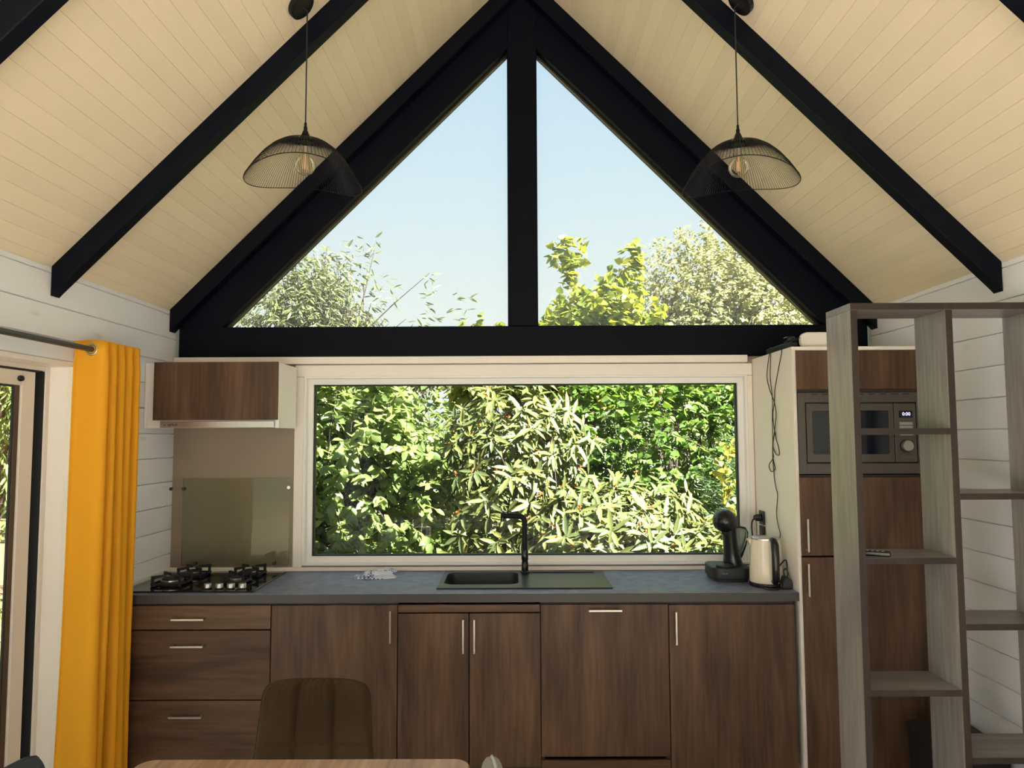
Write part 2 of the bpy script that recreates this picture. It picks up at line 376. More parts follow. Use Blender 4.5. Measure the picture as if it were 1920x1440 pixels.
def rrect(x0, x1, y0, y1, r, n=6):
    pts = []
    for cx, cy, a0 in ((x1 - r, y1 - r, 0), (x0 + r, y1 - r, PI / 2), (x0 + r, y0 + r, PI), (x1 - r, y0 + r, 3 * PI / 2)):
        for k in range(n + 1): a = a0 + PI / 2 * k / n; pts.append((cx + r * math.cos(a), cy + r * math.sin(a)))
    return pts

# ------------------------------------------------------------------ room dimensions
XL, XR = -1.905, 2.005            # inner faces of the side walls
XC, ZR = 0.05, 4.35               # ridge
YB, YR = 4.18, -1.5               # inner faces of kitchen gable and rear gable
ZE = ZR - (XC - XL)               # eaves line, 45 degree roof
GZ = -0.22                        # garden level
YD, YW = 3.59, 3.57               # cabinet fronts, worktop front
ZC = 0.95                         # worktop top
DY0, DY1, DZ = 0.75, 3.235, 2.015 # sliding door opening in the left wall
R45 = math.radians(45)

# floor, terrace and garden
fl = obj('floor', B().box(XL - .15, XR + .15, YR - .1, YB + .12, -.12, 0), 'floor'); struct(fl, 'oak plank floor of the room')
te = obj('terrace', B().box(XL - 1.2, XR + 3.5, YR - 6.0, YR - .1, GZ, -.02), 'terrace'); struct(te, 'unseen pale terrace added behind the room to bounce daylight')  # terrace is unseen, added and kept pale to throw sunlight onto the ceiling
gb = B()
def gfn(i, j):
    x = -22 + i * 1.0; y = -14 + j * 1.0
    return (x, y, GZ + .06 * math.sin(x * 1.3 + y * .7) * math.cos(y * .9) + (0.0 if y < 9 else min(.5, (y - 9) * .06)) - (.12 if (-4 < x < 6.5 and y < 5.5) else 0))
gb.grid(gfn, 45, 45)
gr = obj('ground', gb, 'ground', smooth=60); struct(gr, 'garden ground of soil, dry litter and grass patches')

# ---- ceilings: slab + one mesh per board
SLOPE = (ZR - ZE) / math.sin(R45)
BW = 0.0687
def board_mesh(w_, l_, th, cham, name):
    b = B()
    g_ = .00006; prof = [(g_, 0), (w_ - g_, 0), (w_ - g_, -th + cham), (w_ - cham - g_, -th), (cham + g_, -th), (g_, -th + cham)]
    b.prism(prof, 0, l_, 'y'); me = bpy.data.meshes.new(name); b.bm.to_mesh(me); b.bm.free(); return me
cb_mesh = board_mesh(BW, YB - YR + .05, .016, .0017, 'ceiling_board'); cb_mesh.materials.append(MT['ceil'])
for side in (-1, 1):
    wl = 'left' if side < 0 else 'right'
    # slab: parallelogram section above the boards
    o_ = .016 * math.sqrt(2)
    ex = XL - .35 if side < 0 else XR + .35
    ez = ZR - abs(ex - XC)
    poly = [(XC, ZR + o_), (ex, ez + o_), (ex, ez + o_ + .2), (XC, ZR + o_ + .2)]
    c = obj('ceiling_' + wl, B().prism(poly, YR - .25, YB + .35, 'y'), 'white', origin=(XC, YB, ZR))
    struct(c, 'cream board ceiling slope on the %s of the ridge' % wl)
    n = int(SLOPE / BW) + 1
    for k in range(n):
        o = bpy.data.objects.new('ceiling_plank', cb_mesh); COL.objects.link(o); o.parent = c
        if side < 0:
            s0 = k * BW - .03
            p = Vector((XL + s0 * math.cos(R45), YR - .02, ZE + s0 * math.sin(R45))); o.rotation_euler = (0, -R45, 0)
            p += Vector((-math.sin(R45), 0, math.cos(R45))) * .016
        else:
            s0 = SLOPE - (k + 1) * BW + .03
            p = Vector((XC + s0 * math.cos(R45), YR - .02, ZR - s0 * math.sin(R45))); o.rotation_euler = (0, R45, 0)
            p += Vector((math.sin(R45), 0, math.cos(R45))) * .016
        o.location = p - W[c.name]; W[o.name] = p

# ---- plank walls
ROW = .1318; Z0 = .523 - 4 * ROW
random.seed(3)
_pm = {}
def wall_plank(parent, x_face, inward, y0, y1, z0, z1):
    key = (round(y1 - y0, 3), round(z1 - z0, 3), inward)
    if key not in _pm:
        h = z1 - z0; l_ = y1 - y0; c = .0028; th = .02
        prof = [(0, .0012), (th - c, .0012), (th, c + .0012), (th, h - c - .0012), (th - c, h - .0012), (0, h - .0012)]
        prof = [((x - th) * inward, z) for x, z in prof]
        b = B().prism(prof, .0008, l_ - .0008, 'y'); me = bpy.data.meshes.new('wall_plank'); b.bm.to_mesh(me); b.bm.free(); me.materials.append(MT['wall']); _pm[key] = me
    o = bpy.data.objects.new('wall_plank', _pm[key]); COL.objects.link(o); o.parent = parent; p = Vector((x_face, y0, z0)); o.location = p - W[parent.name]; W[o.name] = p
b = B().box(XL - .16, XL - .02, YR, DY0, GZ, ZE + .05).box(XL - .16, XL - .02, DY1, YB + .1, GZ, ZE + .05).box(XL - .16, XL - .02, DY0, DY1, DZ, ZE + .05).box(XL - .16, XL - .02, DY0, DY1, GZ, -.0)
wl_ = struct(obj('wall_left', b, 'wall'), 'white painted plank wall on the left with the sliding door')
wr_ = struct(obj('wall_right', B().box(XR + .02, XR + .16, YR, YB + .1, GZ, ZE + .05), 'wall'), 'white painted plank wall on the right')
splitsL = {13: [3.52], 12: [], 10: [3.72]}; splitsR = {6: [3.31], 5: [2.4], 8: [1.6], 9: [3.44], 11: [2.6], 3: [3.2]}
for k in range(19):
    z0 = max(0.0, Z0 + k * ROW); z1 = min(ZE - .002, Z0 + (k + 1) * ROW)
    if z1 - z0 < .02: continue
    if z0 > DZ - .06: rng = [(YR, YB)]
    else: rng = [(YR, DY0), (DY1, YB)]
    if z0 < DZ < z1:  # row notched over the door head
        wall_plank(wl_, XL, 1, YR, DY0, z0, z1); wall_plank(wl_, XL, 1, DY1, YB, z0, z1); wall_plank(wl_, XL, 1, DY0, DY1, DZ, z1); rng = []
    for a, c in rng:
        cuts = [q for q in splitsL.get(k, []) if a + .1 < q < c - .1]; e_ = [a] + cuts + [c]
        for u, v in zip(e_, e_[1:]): wall_plank(wl_, XL, 1, u, v, z0, z1)
    e_ = [YR] + splitsR.get(k, []) + [YB]
    for u, v in zip(e_, e_[1:]): wall_plank(wr_, XR, -1, u, v, z0, z1)

# ---- kitchen gable: lower cream wall with window opening, black gable frame above
WX0, WX1, WZ0, WZ1 = -1.172, 1.298, .985, 2.022
ZT = 2.13
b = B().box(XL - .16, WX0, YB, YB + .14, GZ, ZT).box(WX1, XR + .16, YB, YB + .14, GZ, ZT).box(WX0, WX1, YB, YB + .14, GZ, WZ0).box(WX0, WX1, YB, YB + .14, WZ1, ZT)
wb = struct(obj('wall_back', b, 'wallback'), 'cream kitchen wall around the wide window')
tr = struct(obj('trim_1', B().box(XL + .002, 1.30, YB - .04, YB, 2.094, ZT + .004, .002), 'cream'), 'cream ledge under the black tie beam')
b = B().box(WX0 - .055, WX1 + .034, YB - .012, YB - .0005, WZ1 + .002, 2.09, .002)
tr2 = struct(obj('trim_2', b, 'cream'), 'cream casing board above the wide window')
struct(obj('trim_3', B().box(WX0 - .055, WX0 - .004, YB - .012, YB - .0005, .972, WZ1, .002), 'cream'), 'cream casing board left of the wide window')
struct(obj('trim_4', B().box(WX1 + .004, WX1 + .034, YB - .012, YB - .0005, .972, WZ1, .002), 'cream'), 'cream casing board right of the wide window')
struct(obj('trim_5', B().box(XL + .001, 1.333, YB - .016, YB - .0005, ZC + .001, .972, .002), 'cream'), 'cream upstand behind the worktop')
struct(obj('trim_6', B().box(XL + .0005, XL + .014, YW + .01, YB - .017, ZC + .001, .978, .002), 'white'), 'white upstand on the left wall beside the hob')

# wide window
win = bpy.data.objects.new('window_1', None); COL.objects.link(win); win.location = ((WX0 + WX1) / 2, YB + .06, WZ0); W[win.name] = Vector(win.location)
struct(win, 'wide fixed kitchen window with white frame'); win['category'] = 'window'
fy0, fy1 = YB + .022, YB + .085; fwid = .040
fr = B()
b = B().prism([(WX0, WZ0), (WX1, WZ0), (WX1 - fwid, WZ0 + fwid), (WX0 + fwid, WZ0 + fwid)], fy0, fy1, 'y'); obj('bottom_rail', b, 'white', win)
b = B().prism([(WX0, WZ1), (WX1, WZ1), (WX1 - fwid, WZ1 - fwid), (WX0 + fwid, WZ1 - fwid)], fy0, fy1, 'y'); obj('top_rail', b, 'white', win)
b = B().prism([(WX0, WZ0), (WX0 + fwid, WZ0 + fwid), (WX0 + fwid, WZ1 - fwid), (WX0, WZ1)], fy0, fy1, 'y'); obj('stile', b, 'white', win)
b = B().prism([(WX1, WZ0), (WX1 - fwid, WZ0 + fwid), (WX1 - fwid, WZ1 - fwid), (WX1, WZ1)], fy0, fy1, 'y'); obj('stile', b, 'white', win)
gx0, gx1, gz0, gz1 = WX0 + fwid, WX1 - fwid, WZ0 + fwid, WZ1 - fwid
b = B()
for q in ((gx0, gx1, gz0, gz0 + .007), (gx0, gx1, gz1 - .007, gz1), (gx0, gx0 + .007, gz0 + .007, gz1 - .007), (gx1 - .007, gx1, gz0 + .007, gz1 - .007)): b.box(q[0], q[1], fy0 + .018, fy1 - .01, q[2], q[3])
obj('gasket', b, 'gasket', win)
obj('pane', B().box(gx0 + .005, gx1 - .005, fy0 + .032, fy0 + .038, gz0 + .005, gz1 - .005), 'glass', win)
# bright white reveal beads standing proud around the frame
b = B().box(WX0 - .004, WX0 + .010, YB - .018, fy0, WZ0 - .004, WZ1 + .004, .002); obj('bead', b, 'white', win)
b = B().box(WX1 - .010, WX1 + .004, YB - .018, fy0, WZ0 - .004, WZ1 + .004, .002); obj('bead', b, 'white', win)
b = B().box(WX0 + .010, WX1 - .010, YB - .018, fy0, WZ0 - .004, WZ0 + .008, .002); obj('bead', b, 'white', win)
b = B().box(WX0 + .010, WX1 - .010, YB - .018, fy0, WZ1 - .008, WZ1 + .004, .002); obj('bead', b, 'white', win)

# black gable frame
GY0, GY1 = YB - .015, YB + .11
gw = bpy.data.objects.new('wall_gable', None); COL.objects.link(gw); gw.location = (XC, YB + .05, ZT); W[gw.name] = Vector(gw.location)
struct(gw, 'black timber gable frame with king post and tie beam')
obj('tie_beam', B().box(-1.884, XR - .02, GY0, GY1, ZT + .004, 2.306, .003), 'black', gw)
PX0, PX1 = -.033, .137
vr = .347
def rake(sd):
    xe = -1.884 if sd < 0 else XR - .02
    ze = ZR - abs(xe - XC)
    zb = 2.306
    xr_ = PX0 if sd < 0 else PX1
    zt_ = ZR - abs(xr_ - XC)
    x_low = XC + sd * (ZR - vr - zb)
    poly = [(xe, zb), (xe, ze), (xr_, zt_), (xr_, zt_ - vr), (x_low, zb)]
    return B().prism(poly, GY0 + .002, GY1 - .002, 'y')
obj('rake_beam', rake(-1), 'black', gw); obj('rake_beam', rake(1), 'black', gw)
obj('king_post', B().prism([(PX0, 2.306), (PX1, 2.306), (PX1, ZR - abs(PX1 - XC)), (XC, ZR), (PX0, ZR - abs(PX0 - XC))], GY0 - .006, GY1 - .004, 'y', .003), 'black', gw)
# triangular panes with thin weathered stops
for i, sd in ((2, -1), (3, 1)):
    xi = PX0 if sd < 0 else PX1
    zt_ = ZR - abs(xi - XC) - vr; xl_ = XC + sd * (ZR - vr - 2.306)
    wn = bpy.data.objects.new('window_%d' % i, None); COL.objects.link(wn); wn.location = ((xi + xl_) / 2, YB + .06, 2.306); W[wn.name] = Vector(wn.location)
    struct(wn, 'triangular gable pane on the %s of the king post' % ('left' if sd < 0 else 'right')); wn['category'] = 'window'
    obj('pane', B().prism([(xi, 2.306), (xi, zt_), (xl_, 2.306)], YB + .060, YB + .066, 'y'), 'glasshaze', wn)
    dx, dz = (xi - xl_), zt_ - 2.306
    nrm = Vector((dz, 0, -dx)).normalized() * (1 if sd < 0 else -1)
    q = .010
    pl = [(xl_, 2.306), (xi, zt_), (xi, zt_ - q * 1.42), (xl_ - sd * q * 1.42, 2.306)]
    obj('stop_bead', B().prism(pl, YB + .045, YB + .060, 'y'), 'bronze', wn)

# rear gable: unseen side piers, wide opening added to let daylight in
b = B().box(XL - .16, XL + .12, YR - .12, YR, GZ, ZE + .02).box(XR - .12, XR + .16, YR - .12, YR, GZ, ZE + .02)
struct(obj('wall_rear', b, 'wall'), 'unseen rear gable piers beside the opening added for daylight')
b = B().box(XC - .05, XC + .05, YR - .1, YR - .03, 0, ZR - .1).box(XL + .12, XR - .12, YR - .1, YR - .03, 2.2, 2.32)
struct(obj('trim_7', b, 'black'), 'black posts of the unseen added rear opening')

# ---- rafters
RV = .120
def rafter(sd, y0, y1, label):
    xe = XL + .001 if sd < 0 else XR - .001
    ze = ZR - abs(xe - XC)
    poly = [(xe, ze - .001), (XC, ZR - .001), (XC, ZR - RV), (xe - sd * .018, ze - RV - .004 + .018), (xe, ze - RV - .006)]
    o = obj('rafter', B().prism(poly, y0, y1, 'y', .003), 'black'); struct(o, label); return o
names = ['against the gable window', 'second from the gable window', 'third from the gable window', 'fourth from the gable window', 'fifth from the gable window', 'sixth from the gable window', 'seventh from the gable window']
for i, y0 in enumerate((4.088, 3.028, 1.968, .908, -.152, -1.212)):
    for sd in (-1, 1):
        rafter(sd, y0, y0 + (.072 if i == 0 else .062), 'black rafter on the %s ceiling slope, %s' % ('left' if sd < 0 else 'right', names[i]))

# ---- sliding door in the left wall
dr = bpy.data.objects.new('door_1', None); COL.objects.link(dr); dr.location = (-2.0, (DY0 + DY1) / 2, 0); W[dr.name] = Vector(dr.location)
struct(dr, 'cream framed sliding glass door in the left wall'); dr['category'] = 'door'
JX = -2.03
obj('jamb_lining', B().box(JX, XL + .002, DY1 - .022, DY1 - .001, 0, DZ - .001, .001), 'cream', dr)
obj('jamb_lining', B().box(JX, XL + .002, DY0 + .001, DY0 + .022, 0, DZ - .001, .001), 'cream', dr)
obj('head_lining', B().box(JX, XL + .002, DY0 + .022, DY1 - .022, DZ - .021, DZ - .001, .001), 'cream', dr)
jy = DY1 - .022
obj('outer_frame', B().box(JX - .055, JX + .024, jy - .028, jy, .0, DZ - .021, .002).box(JX - .055, JX + .024, DY0 + .022, jy - .028, 1.975, DZ - .021, .002).box(JX - .055, JX + .024, DY0 + .022, DY0 + .06, 0, 1.975, .002), 'aluframe', dr)
obj('track_slot', B().box(JX - .055, JX - .030, jy - .085, jy - .031, .02, 1.970).box(JX - .055, JX + .018, jy - .0305, jy - .0282, .02, 1.972).box(JX - .053, JX + .01, DY0 + .06, jy - .028, 1.968, 1.975), 'gasket', dr)
lx0, lx1 = JX - .012, JX + .012
lf = obj('door_leaf', B().box(lx0, lx1, jy - .165, jy - .080, .03, 1.966, .002).box(lx0, lx1, DY0 + .07, jy - .165, 1.905, 1.966, .002).box(lx0, lx1, DY0 + .07, jy - .165, .03, .12, .002).box(lx0, lx1, DY0 + .07, DY0 + .155, .12, 1.905, .002), 'aluframe', dr)
obj('glazing_bead', B().box(JX - .006, JX + .004, jy - .195, jy - .1655, .12, 1.905, .001), 'bronze', lf)
obj('seal', B().box(JX - .005, JX + .003, jy - .203, jy - .195, .12, 1.905).box(JX - .005, JX + .003, DY0 + .155, jy - .203, 1.896, 1.905), 'gasket', lf)
obj('pane', B().box(JX - .004, JX + .001, DY0 + .155, jy - .203, .12, 1.896), 'glass', lf)
obj('stop_knob', B().lathe([(.001, .0), (.011, 0), (.013, .006), (.011, .016), (.005, .020), (.001, .020)], (JX + .0125, jy - .185, 1.932), 16, 'x'), 'blackgloss', lf, 40)

# ------------------------------------------------------------------ kitchen
def handle_bar(parent, x0, x1, z0, z1, y=YD):
    """slim square bar handle, horizontal or vertical, with two feet"""
    b = B(); t_ = .0045
    if x1 - x0 > z1 - z0:
        zc = (z0 + z1) / 2; b.box(x0, x1, y - .030, y - .021, zc - t_, zc + t_, .001)
        for x in (x0 + .008, x1 - .008): b.box(x - .005, x + .005, y - .021, y, zc - t_, zc + t_)
    else:
        xc = (x0 + x1) / 2; b.box(xc - t_, xc + t_, y - .030, y - .021, z0, z1, .001)
        for z in (z0 + .008, z1 - .008): b.box(xc - t_, xc + t_, y - .021, y, z - .005, z + .005)
    return obj('handle', b, 'steel', parent)
def carcass(parent, x0, x1, ztop=.905, y1=4.16):
    b = B().box(x0, x0 + .018, YD + .003, y1, .14, ztop).box(x1 - .018, x1, YD + .003, y1, .14, ztop).box(x0 + .018, x1 - .018, YD + .003, y1, .14, .158).box(x0 + .018, x1 - .018, y1 - .01, y1, .158, ztop).box(x0 + .018, x1 - .018, YD + .003, YD + .05, ztop - .018, ztop)
    obj('carcass', b, 'carc', parent)
    obj('plinth', B().box(x0, x1, YD + .045, YD + .06, .0, .138), 'cab', parent)
def front(parent, name, x0, x1, z0, z1, mat, y=YD, th=.019):
    return obj(name, B().box(x0 + .0022, x1 - .0022, y, y + th, z0 + .002, z1 - .002, .0012), mat, parent)
YF = YD - .019
def cab_thing(name, label, x0, x1): return thing(name, label, 'cabinet', ((x0 + x1) / 2, 3.87, 0), 'base cabinets under the worktop')
# drawers
X = [-1.885, -1.147, -.5515, .1185, .7195, 1.313]
c = cab_thing('drawer_cabinet', 'dark oak three-drawer base cabinet under the gas hob', X[0], X[1]); carcass(c, X[0], X[1])
for z0, z1, hz in ((.787, .9, .84), (.466, .785, .716), (.148, .464, .396)):
    d = front(c, 'drawer_front', X[0], X[1], z0, z1, 'cabh', YF); handle_bar(d, -1.607, -1.453, hz - .005, hz + .005, YF)
# door left of sink
c = cab_thing('base_cabinet', 'dark oak single-door base cabinet between drawers and sink cabinet', X[1], X[2]); carcass(c, X[1], X[2])
d = front(c, 'door', X[1], X[2], .148, .9, 'cab', YF); handle_bar(d, -.588, -.578, .728, .876, YF)
# sink cabinet
c = cab_thing('sink_cabinet', 'dark oak two-door base cabinet under the black sink', X[2], X[3]); carcass(c, X[2], X[3], .76)
front(c, 'top_panel', X[2], X[3], .862, .9, 'cabh', YF)
d = front(c, 'door', X[2], -.2165, .158, .860, 'cab', YF); handle_bar(d, -.248, -.238, .680, .836, YF)
d = front(c, 'door', -.2165, X[3], .158, .860, 'cab', YF); handle_bar(d, -.196, -.186, .680, .836, YF)
# dishwasher
c = cab_thing('dishwasher', 'dark oak fronted built-in dishwasher right of the sink cabinet', X[3], X[4]); c['category'] = 'dishwasher'; carcass(c, X[3], X[4])
d = front(c, 'door', X[3], X[4], .203, .899, 'cab', YF); handle_bar(d, .343, .499, .869, .879, YF)
front(c, 'plinth_panel', X[3], X[4], .10, .190, 'cabh', YF)
# right door
c = cab_thing('base_cabinet', 'dark oak single-door base cabinet beside the tall cabinet', X[4], X[5]); carcass(c, X[4], X[5])
d = front(c, 'door', X[4], X[5], .148, .896, 'cab', YF); handle_bar(d, .745, .755, .716, .868, YF)

# worktop with sink cut-out
SX0, SX1, SY0, SY1 = -.380, .472, 3.668, 4.115
hx0, hx1, hy0, hy1 = SX0 + .01, SX1 - .01, SY0 + .01, SY1 - .01
b = B().box(XL + .001, hx0, YW, YB - .001, .91, ZC).box(hx1, 1.333, YW, YB - .001, .91, ZC).box(hx0, hx1, YW, hy0, .91, ZC).box(hx0, hx1, hy1, YB - .001, .91, ZC)
bmesh.ops.remove_doubles(b.bm, verts=b.bm.verts, dist=.0001)
wt = obj('worktop', b, 'counter'); tag(wt, 'anthracite worktop running under the window from hob to tall cabinet', 'worktop')
obj('front_edge', B().box(XL + .001, 1.333, YW - .0015, YW - .0002, .911, ZC - .001), 'counteredge', wt)

# sink
sk = thing('sink', 'black composite sink with drainer set into the worktop', 'sink', ((SX0 + SX1) / 2, (SY0 + SY1) / 2, ZC))
bx0, bx1, by0, by1 = -.357, .018, 3.757, 4.088
b2 = bmesh.new()
inn = rrect(bx0, bx1, by0, by1, .055, 8); n = len(inn)
cxm, cym = (bx0 + bx1) / 2, (by0 + by1) / 2
def outer_pt(p):
    dx, dy = p[0] - cxm, p[1] - cym; t1 = 1e9
    if dx > 1e-9: t1 = min(t1, (SX1 - cxm) / dx)
    if dx < -1e-9: t1 = min(t1, (SX0 - cxm) / dx)
    if dy > 1e-9: t1 = min(t1, (SY1 - cym) / dy)
    if dy < -1e-9: t1 = min(t1, (SY0 - cym) / dy)
    return (cxm + dx * t1, cym + dy * t1)
out = [outer_pt(p) for p in inn]
for cxx, cyy in ((SX1, SY1), (SX0, SY1), (SX0, SY0), (SX1, SY0)):   # snap nearest to real corners
    k = min(range(n), key=lambda q: (out[q][0] - cxx) ** 2 + (out[q][1] - cyy) ** 2); out[k] = (cxx, cyy)
zt_ = ZC + .007
ro = [b2.verts.new((x, y, zt_)) for x, y in out]; ri = [b2.verts.new((x, y, zt_ - .001)) for x, y in inn]
rl = [b2.verts.new((x, y, ZC + .0004)) for x, y in out]
sh = lambda q, s_: [(cxm + (x - cxm) * s_, cym + (y - cym) * s_) for x, y in q]
r3 = [b2.verts.new((x, y, zt_ - .012)) for x, y in sh(inn, .985)]; r4 = [b2.verts.new((x, y, ZC - .165)) for x, y in sh(inn, .95)]; r5 = [b2.verts.new((x, y, ZC - .18)) for x, y in sh(inn, .85)]
for A, C2 in ((rl, ro), (ro, ri), (ri, r3), (r3, r4), (r4, r5)):
    for k in range(n): b2.faces.new((A[k], A[(k + 1) % n], C2[(k + 1) % n], C2[k]))
b2.faces.new(r5[::-1]); bmesh.ops.recalc_face_normals(b2, faces=b2.faces)
b = B(); b._add(b2); obj('basin', b, 'sink', sk, 35)
b = B()
b.box(.06, .42, 4.062, 4.104, zt_ - .0005, zt_ + .004, .002)
obj('tap_ledge', b, 'sink', sk)
obj('drain', B().lathe([(.001, 0), (.045, 0), (.045, .003), (.035, .002), (.001, .002)], (-.17, 3.92, ZC - .1795), 24), 'steel', sk, 40)

# faucet
fx, fy = .053, 4.045
fc = thing('faucet', 'black right-angled kitchen tap standing behind the sink', 'faucet', (fx, fy, zt_))
obj('tap_base', B().lathe([(.001, 0), (.024, 0), (.024, .006), (.0185, .010), (.0185, .045), (.016, .062), (.019, .072), (.019, .115), (.0155, .122), (.001, .122)], (fx, fy, zt_ + .0045), 24), 'blackgloss', fc, 40)
pts = [(fx, fy, zt_ + .12), (fx, fy, 1.228)] + [(fx - .032 + .032 * math.cos(a), fy, 1.228 + .032 * math.sin(a)) for a in np.linspace(.2, PI / 2, 7)] + [(-.075, fy - .002, 1.262)]
obj('spout', B().tube(pts, .0145, 16), 'blackmetal', fc, 40)
obj('aerator', B().lathe([(.001, 0), (.0125, 0), (.0125, .026), (.001, .026)], (-.064, fy - .002, 1.232), 16), 'blackgloss', fc, 40)
obj('lever', B().tube([(fx, fy + .017, 1.04), (fx, fy + .032, 1.046), (fx, fy + .068, 1.075)], [.008, .007, .0055], 10), 'blackgloss', fc, 40)

# hob
HX0, HX1, HY0, HY1 = -1.884, -1.246, 3.612, 4.128
hb = thing('gas_hob', 'black glass four-burner gas hob with cast iron grids', 'hob', ((HX0 + HX1) / 2, (HY0 + HY1) / 2, ZC))
obj('glass_plate', B().box(HX0, HX1, HY0, HY1, ZC + .0004, ZC + .008, .002), 'hobglass', hb)
zt2 = ZC + .008
burn = [(-1.715, 3.79, .052, .10), (-1.700, 4.01, .036, .088), (-1.405, 3.82, .030, .080), (-1.405, 4.02, .036, .088)]
for (x, y, r, R_) in burn:
    bu = obj('burner', B().lathe([(.001, 0), (r + .014, 0), (r + .014, .006), (r + .004, .010), (r, .018), (.001, .018)], (x, y, zt2), 24), 'steeldark' if r < .032 else 'castiron', hb, 40)
    obj('burner_ring', B().lathe([(.001, .018), (r + .002, .018), (r + .002, .024), (.001, .024)], (x, y, zt2), 24), 'steel', bu, 40)
    obj('burner_cap', B().lathe([(.001, .024), (r - .004, .024), (r - .004, .030), (r - .012, .032), (.001, .032)], (x, y, zt2), 24), 'castiron', bu, 40)
    g = B(); w_ = .0055
    for k in range(4):
        a = PI / 4 + k * PI / 2; rot = Matrix.Rotation(a, 3, 'Z'); pv = Vector((x, y, 0))
        g.box(x + R_ - .012, x + R_, y - w_, y + w_, zt2, zt2 + .048, .001, rot=rot, piv=pv)
        g.prism([(x + R_ * .30, zt2 + .050), (x + R_ * .36, zt2 + .040), (x + R_, zt2 + .036), (x + R_, zt2 + .050)], y - w_, y + w_, 'y')
        vv = [v for v in g.bm.verts][-8:]; bmesh.ops.rotate(g.bm, verts=vv, cent=pv, matrix=rot)
    q = R_ * .707
    for (x0, x1, y0, y1) in ((x - q, x + q, y - q - w_, y - q + w_), (x - q, x + q, y + q - w_, y + q + w_), (x - q - w_, x - q + w_, y - q, y + q), (x + q - w_, x + q + w_, y - q, y + q)):
        g.box(x0, x1, y0, y1, zt2 + .006, zt2 + .015, .001)
    obj('pan_support', g, 'castiron', hb)
for x in (-1.488, -1.431, -1.375, -1.319):
    kb = obj('knob', B().lathe([(.001, .003), (.016, .003), (.0185, .006), (.0180, .024), (.0165, .026), (.001, .026)], (x, 3.668, zt2), 20), 'steel', hb, 40)
    obj('knob_base', B().lathe([(.001, 0), (.021, 0), (.021, .003), (.001, .003)], (x, 3.668, zt2), 20), 'blackgloss', kb, 40)

# splashback glass
sp = thing('splashback', 'clear glass splash panel screwed to wall behind the hob', 'splashback', (-1.53, YB - .02, .975))
obj('glass_panel', B().box(-1.835, -1.243, YB - .026, YB - .020, .985, 1.462, .001), 'splash', sp)
for x, z in ((-1.833, 1.405), (-1.249, 1.410), (-1.325, .995), (-1.76, .995)):
    obj('stud', B().lathe([(.001, 0), (.009, 0), (.009, .0195), (.0075, .024), (.001, .024)][::1], (x, YB - .0275, z), 16, 'y'), 'chrome' if x > -1.3 else 'steeldark', sp, 40)
st = obj('wall_stud', B().lathe([(.001, 0), (.009, 0), (.009, .012), (.001, .012)], (XL + .0005, YB - .03, 1.405), 16, 'x'), 'steeldark', None, 40)
tag(st, 'small round metal screw cap in the corner left of splash glass', 'screw cap')

# hood
hd = thing('range_hood', 'cooker hood with dark oak flap and steel strip above the hob', 'hood', (-1.55, 3.99, 1.735))
HY = 3.835
obj('side_panel', B().box(-1.903, -1.885, HY, YB - .042, 1.735, 2.073, .001), 'white', hd)
obj('side_panel', B().prism([(HY, 1.735), (YB - .042, 1.735), (YB - .042, 2.073), (HY, 2.073)], -1.228, -1.210, 'x', .001), 'white', hd)
obj('filler_strip', B().box(-1.885, -1.852, HY + .002, HY + .02, 1.737, 2.071), 'white', hd)
obj('body', B().box(-1.852, -1.228, HY + .02, YB - .042, 1.745, 2.071), 'white', hd)
obj('bottom_filler', B().box(-1.852, -1.228, HY + .004, HY + .02, 1.737, 1.776), 'cream', hd)
obj('flap', B().box(-1.850, -1.213, HY - .019, HY - .001, 1.777, 2.075, .0012), 'cab', hd)
stp = obj('pull_out_strip', B().box(-1.815, -1.230, HY - .012, HY + .003, 1.738, 1.770, .001), 'steel', hd)
text_mesh('lettering', 'airlux', .022, 'blackmatt', stp, (-1.750, HY - .0124, 1.754))
lg = B()
for k in range(3): lg.box(-1.797 + k * .004, -1.795 + k * .004, HY - .0127, HY - .0119, 1.748, 1.752 + k * .0012)
obj('logo_mark', lg, 'blackmatt', stp)
for x in (-1.66, -1.41): obj('lamp_lens', B().lathe([(.001, 0), (.03, 0), (.033, .007), (.001, .007)], (x, 3.95, 1.738), 20), 'grayplastic', hd, 40)

# towel
def towel_layer(b, x0, x1, y0, y1, z, h, ph):
    nx, ny = 22, 16
    def top(i, j):
        u, v = i / (nx - 1), j / (ny - 1)
        x = x0 + (x1 - x0) * u + .012 * math.sin(v * 5 + ph); y = y0 + (y1 - y0) * v + .014 * math.sin(u * 6 + ph * 2) + .03 * u
        ed = min(1, 6 * min(u, 1 - u, v, 1 - v)) ** .5
        return x, y, z + h * ed * (.65 + .30 * math.sin(u * 7 + ph) * math.cos(v * 4 + ph) + .12 * math.sin(u * 15 + v * 9 + ph))
    def under(i, j):
        x, y, _ = top(i, j); return (x, y, z)
    b.grid(top, nx, ny); b.grid(under, nx, ny)
b = B(); towel_layer(b, -.842, -.630, 3.92, 4.03, ZC + .0005, .018, .4); towel_layer(b, -.800, -.640, 3.94, 4.06, ZC + .014, .026, 2.1)
tw = obj('tea_towel', b, 'towel', None, 60); tag(tw, 'crumpled blue and white checked tea towel on the worktop', 'towel')

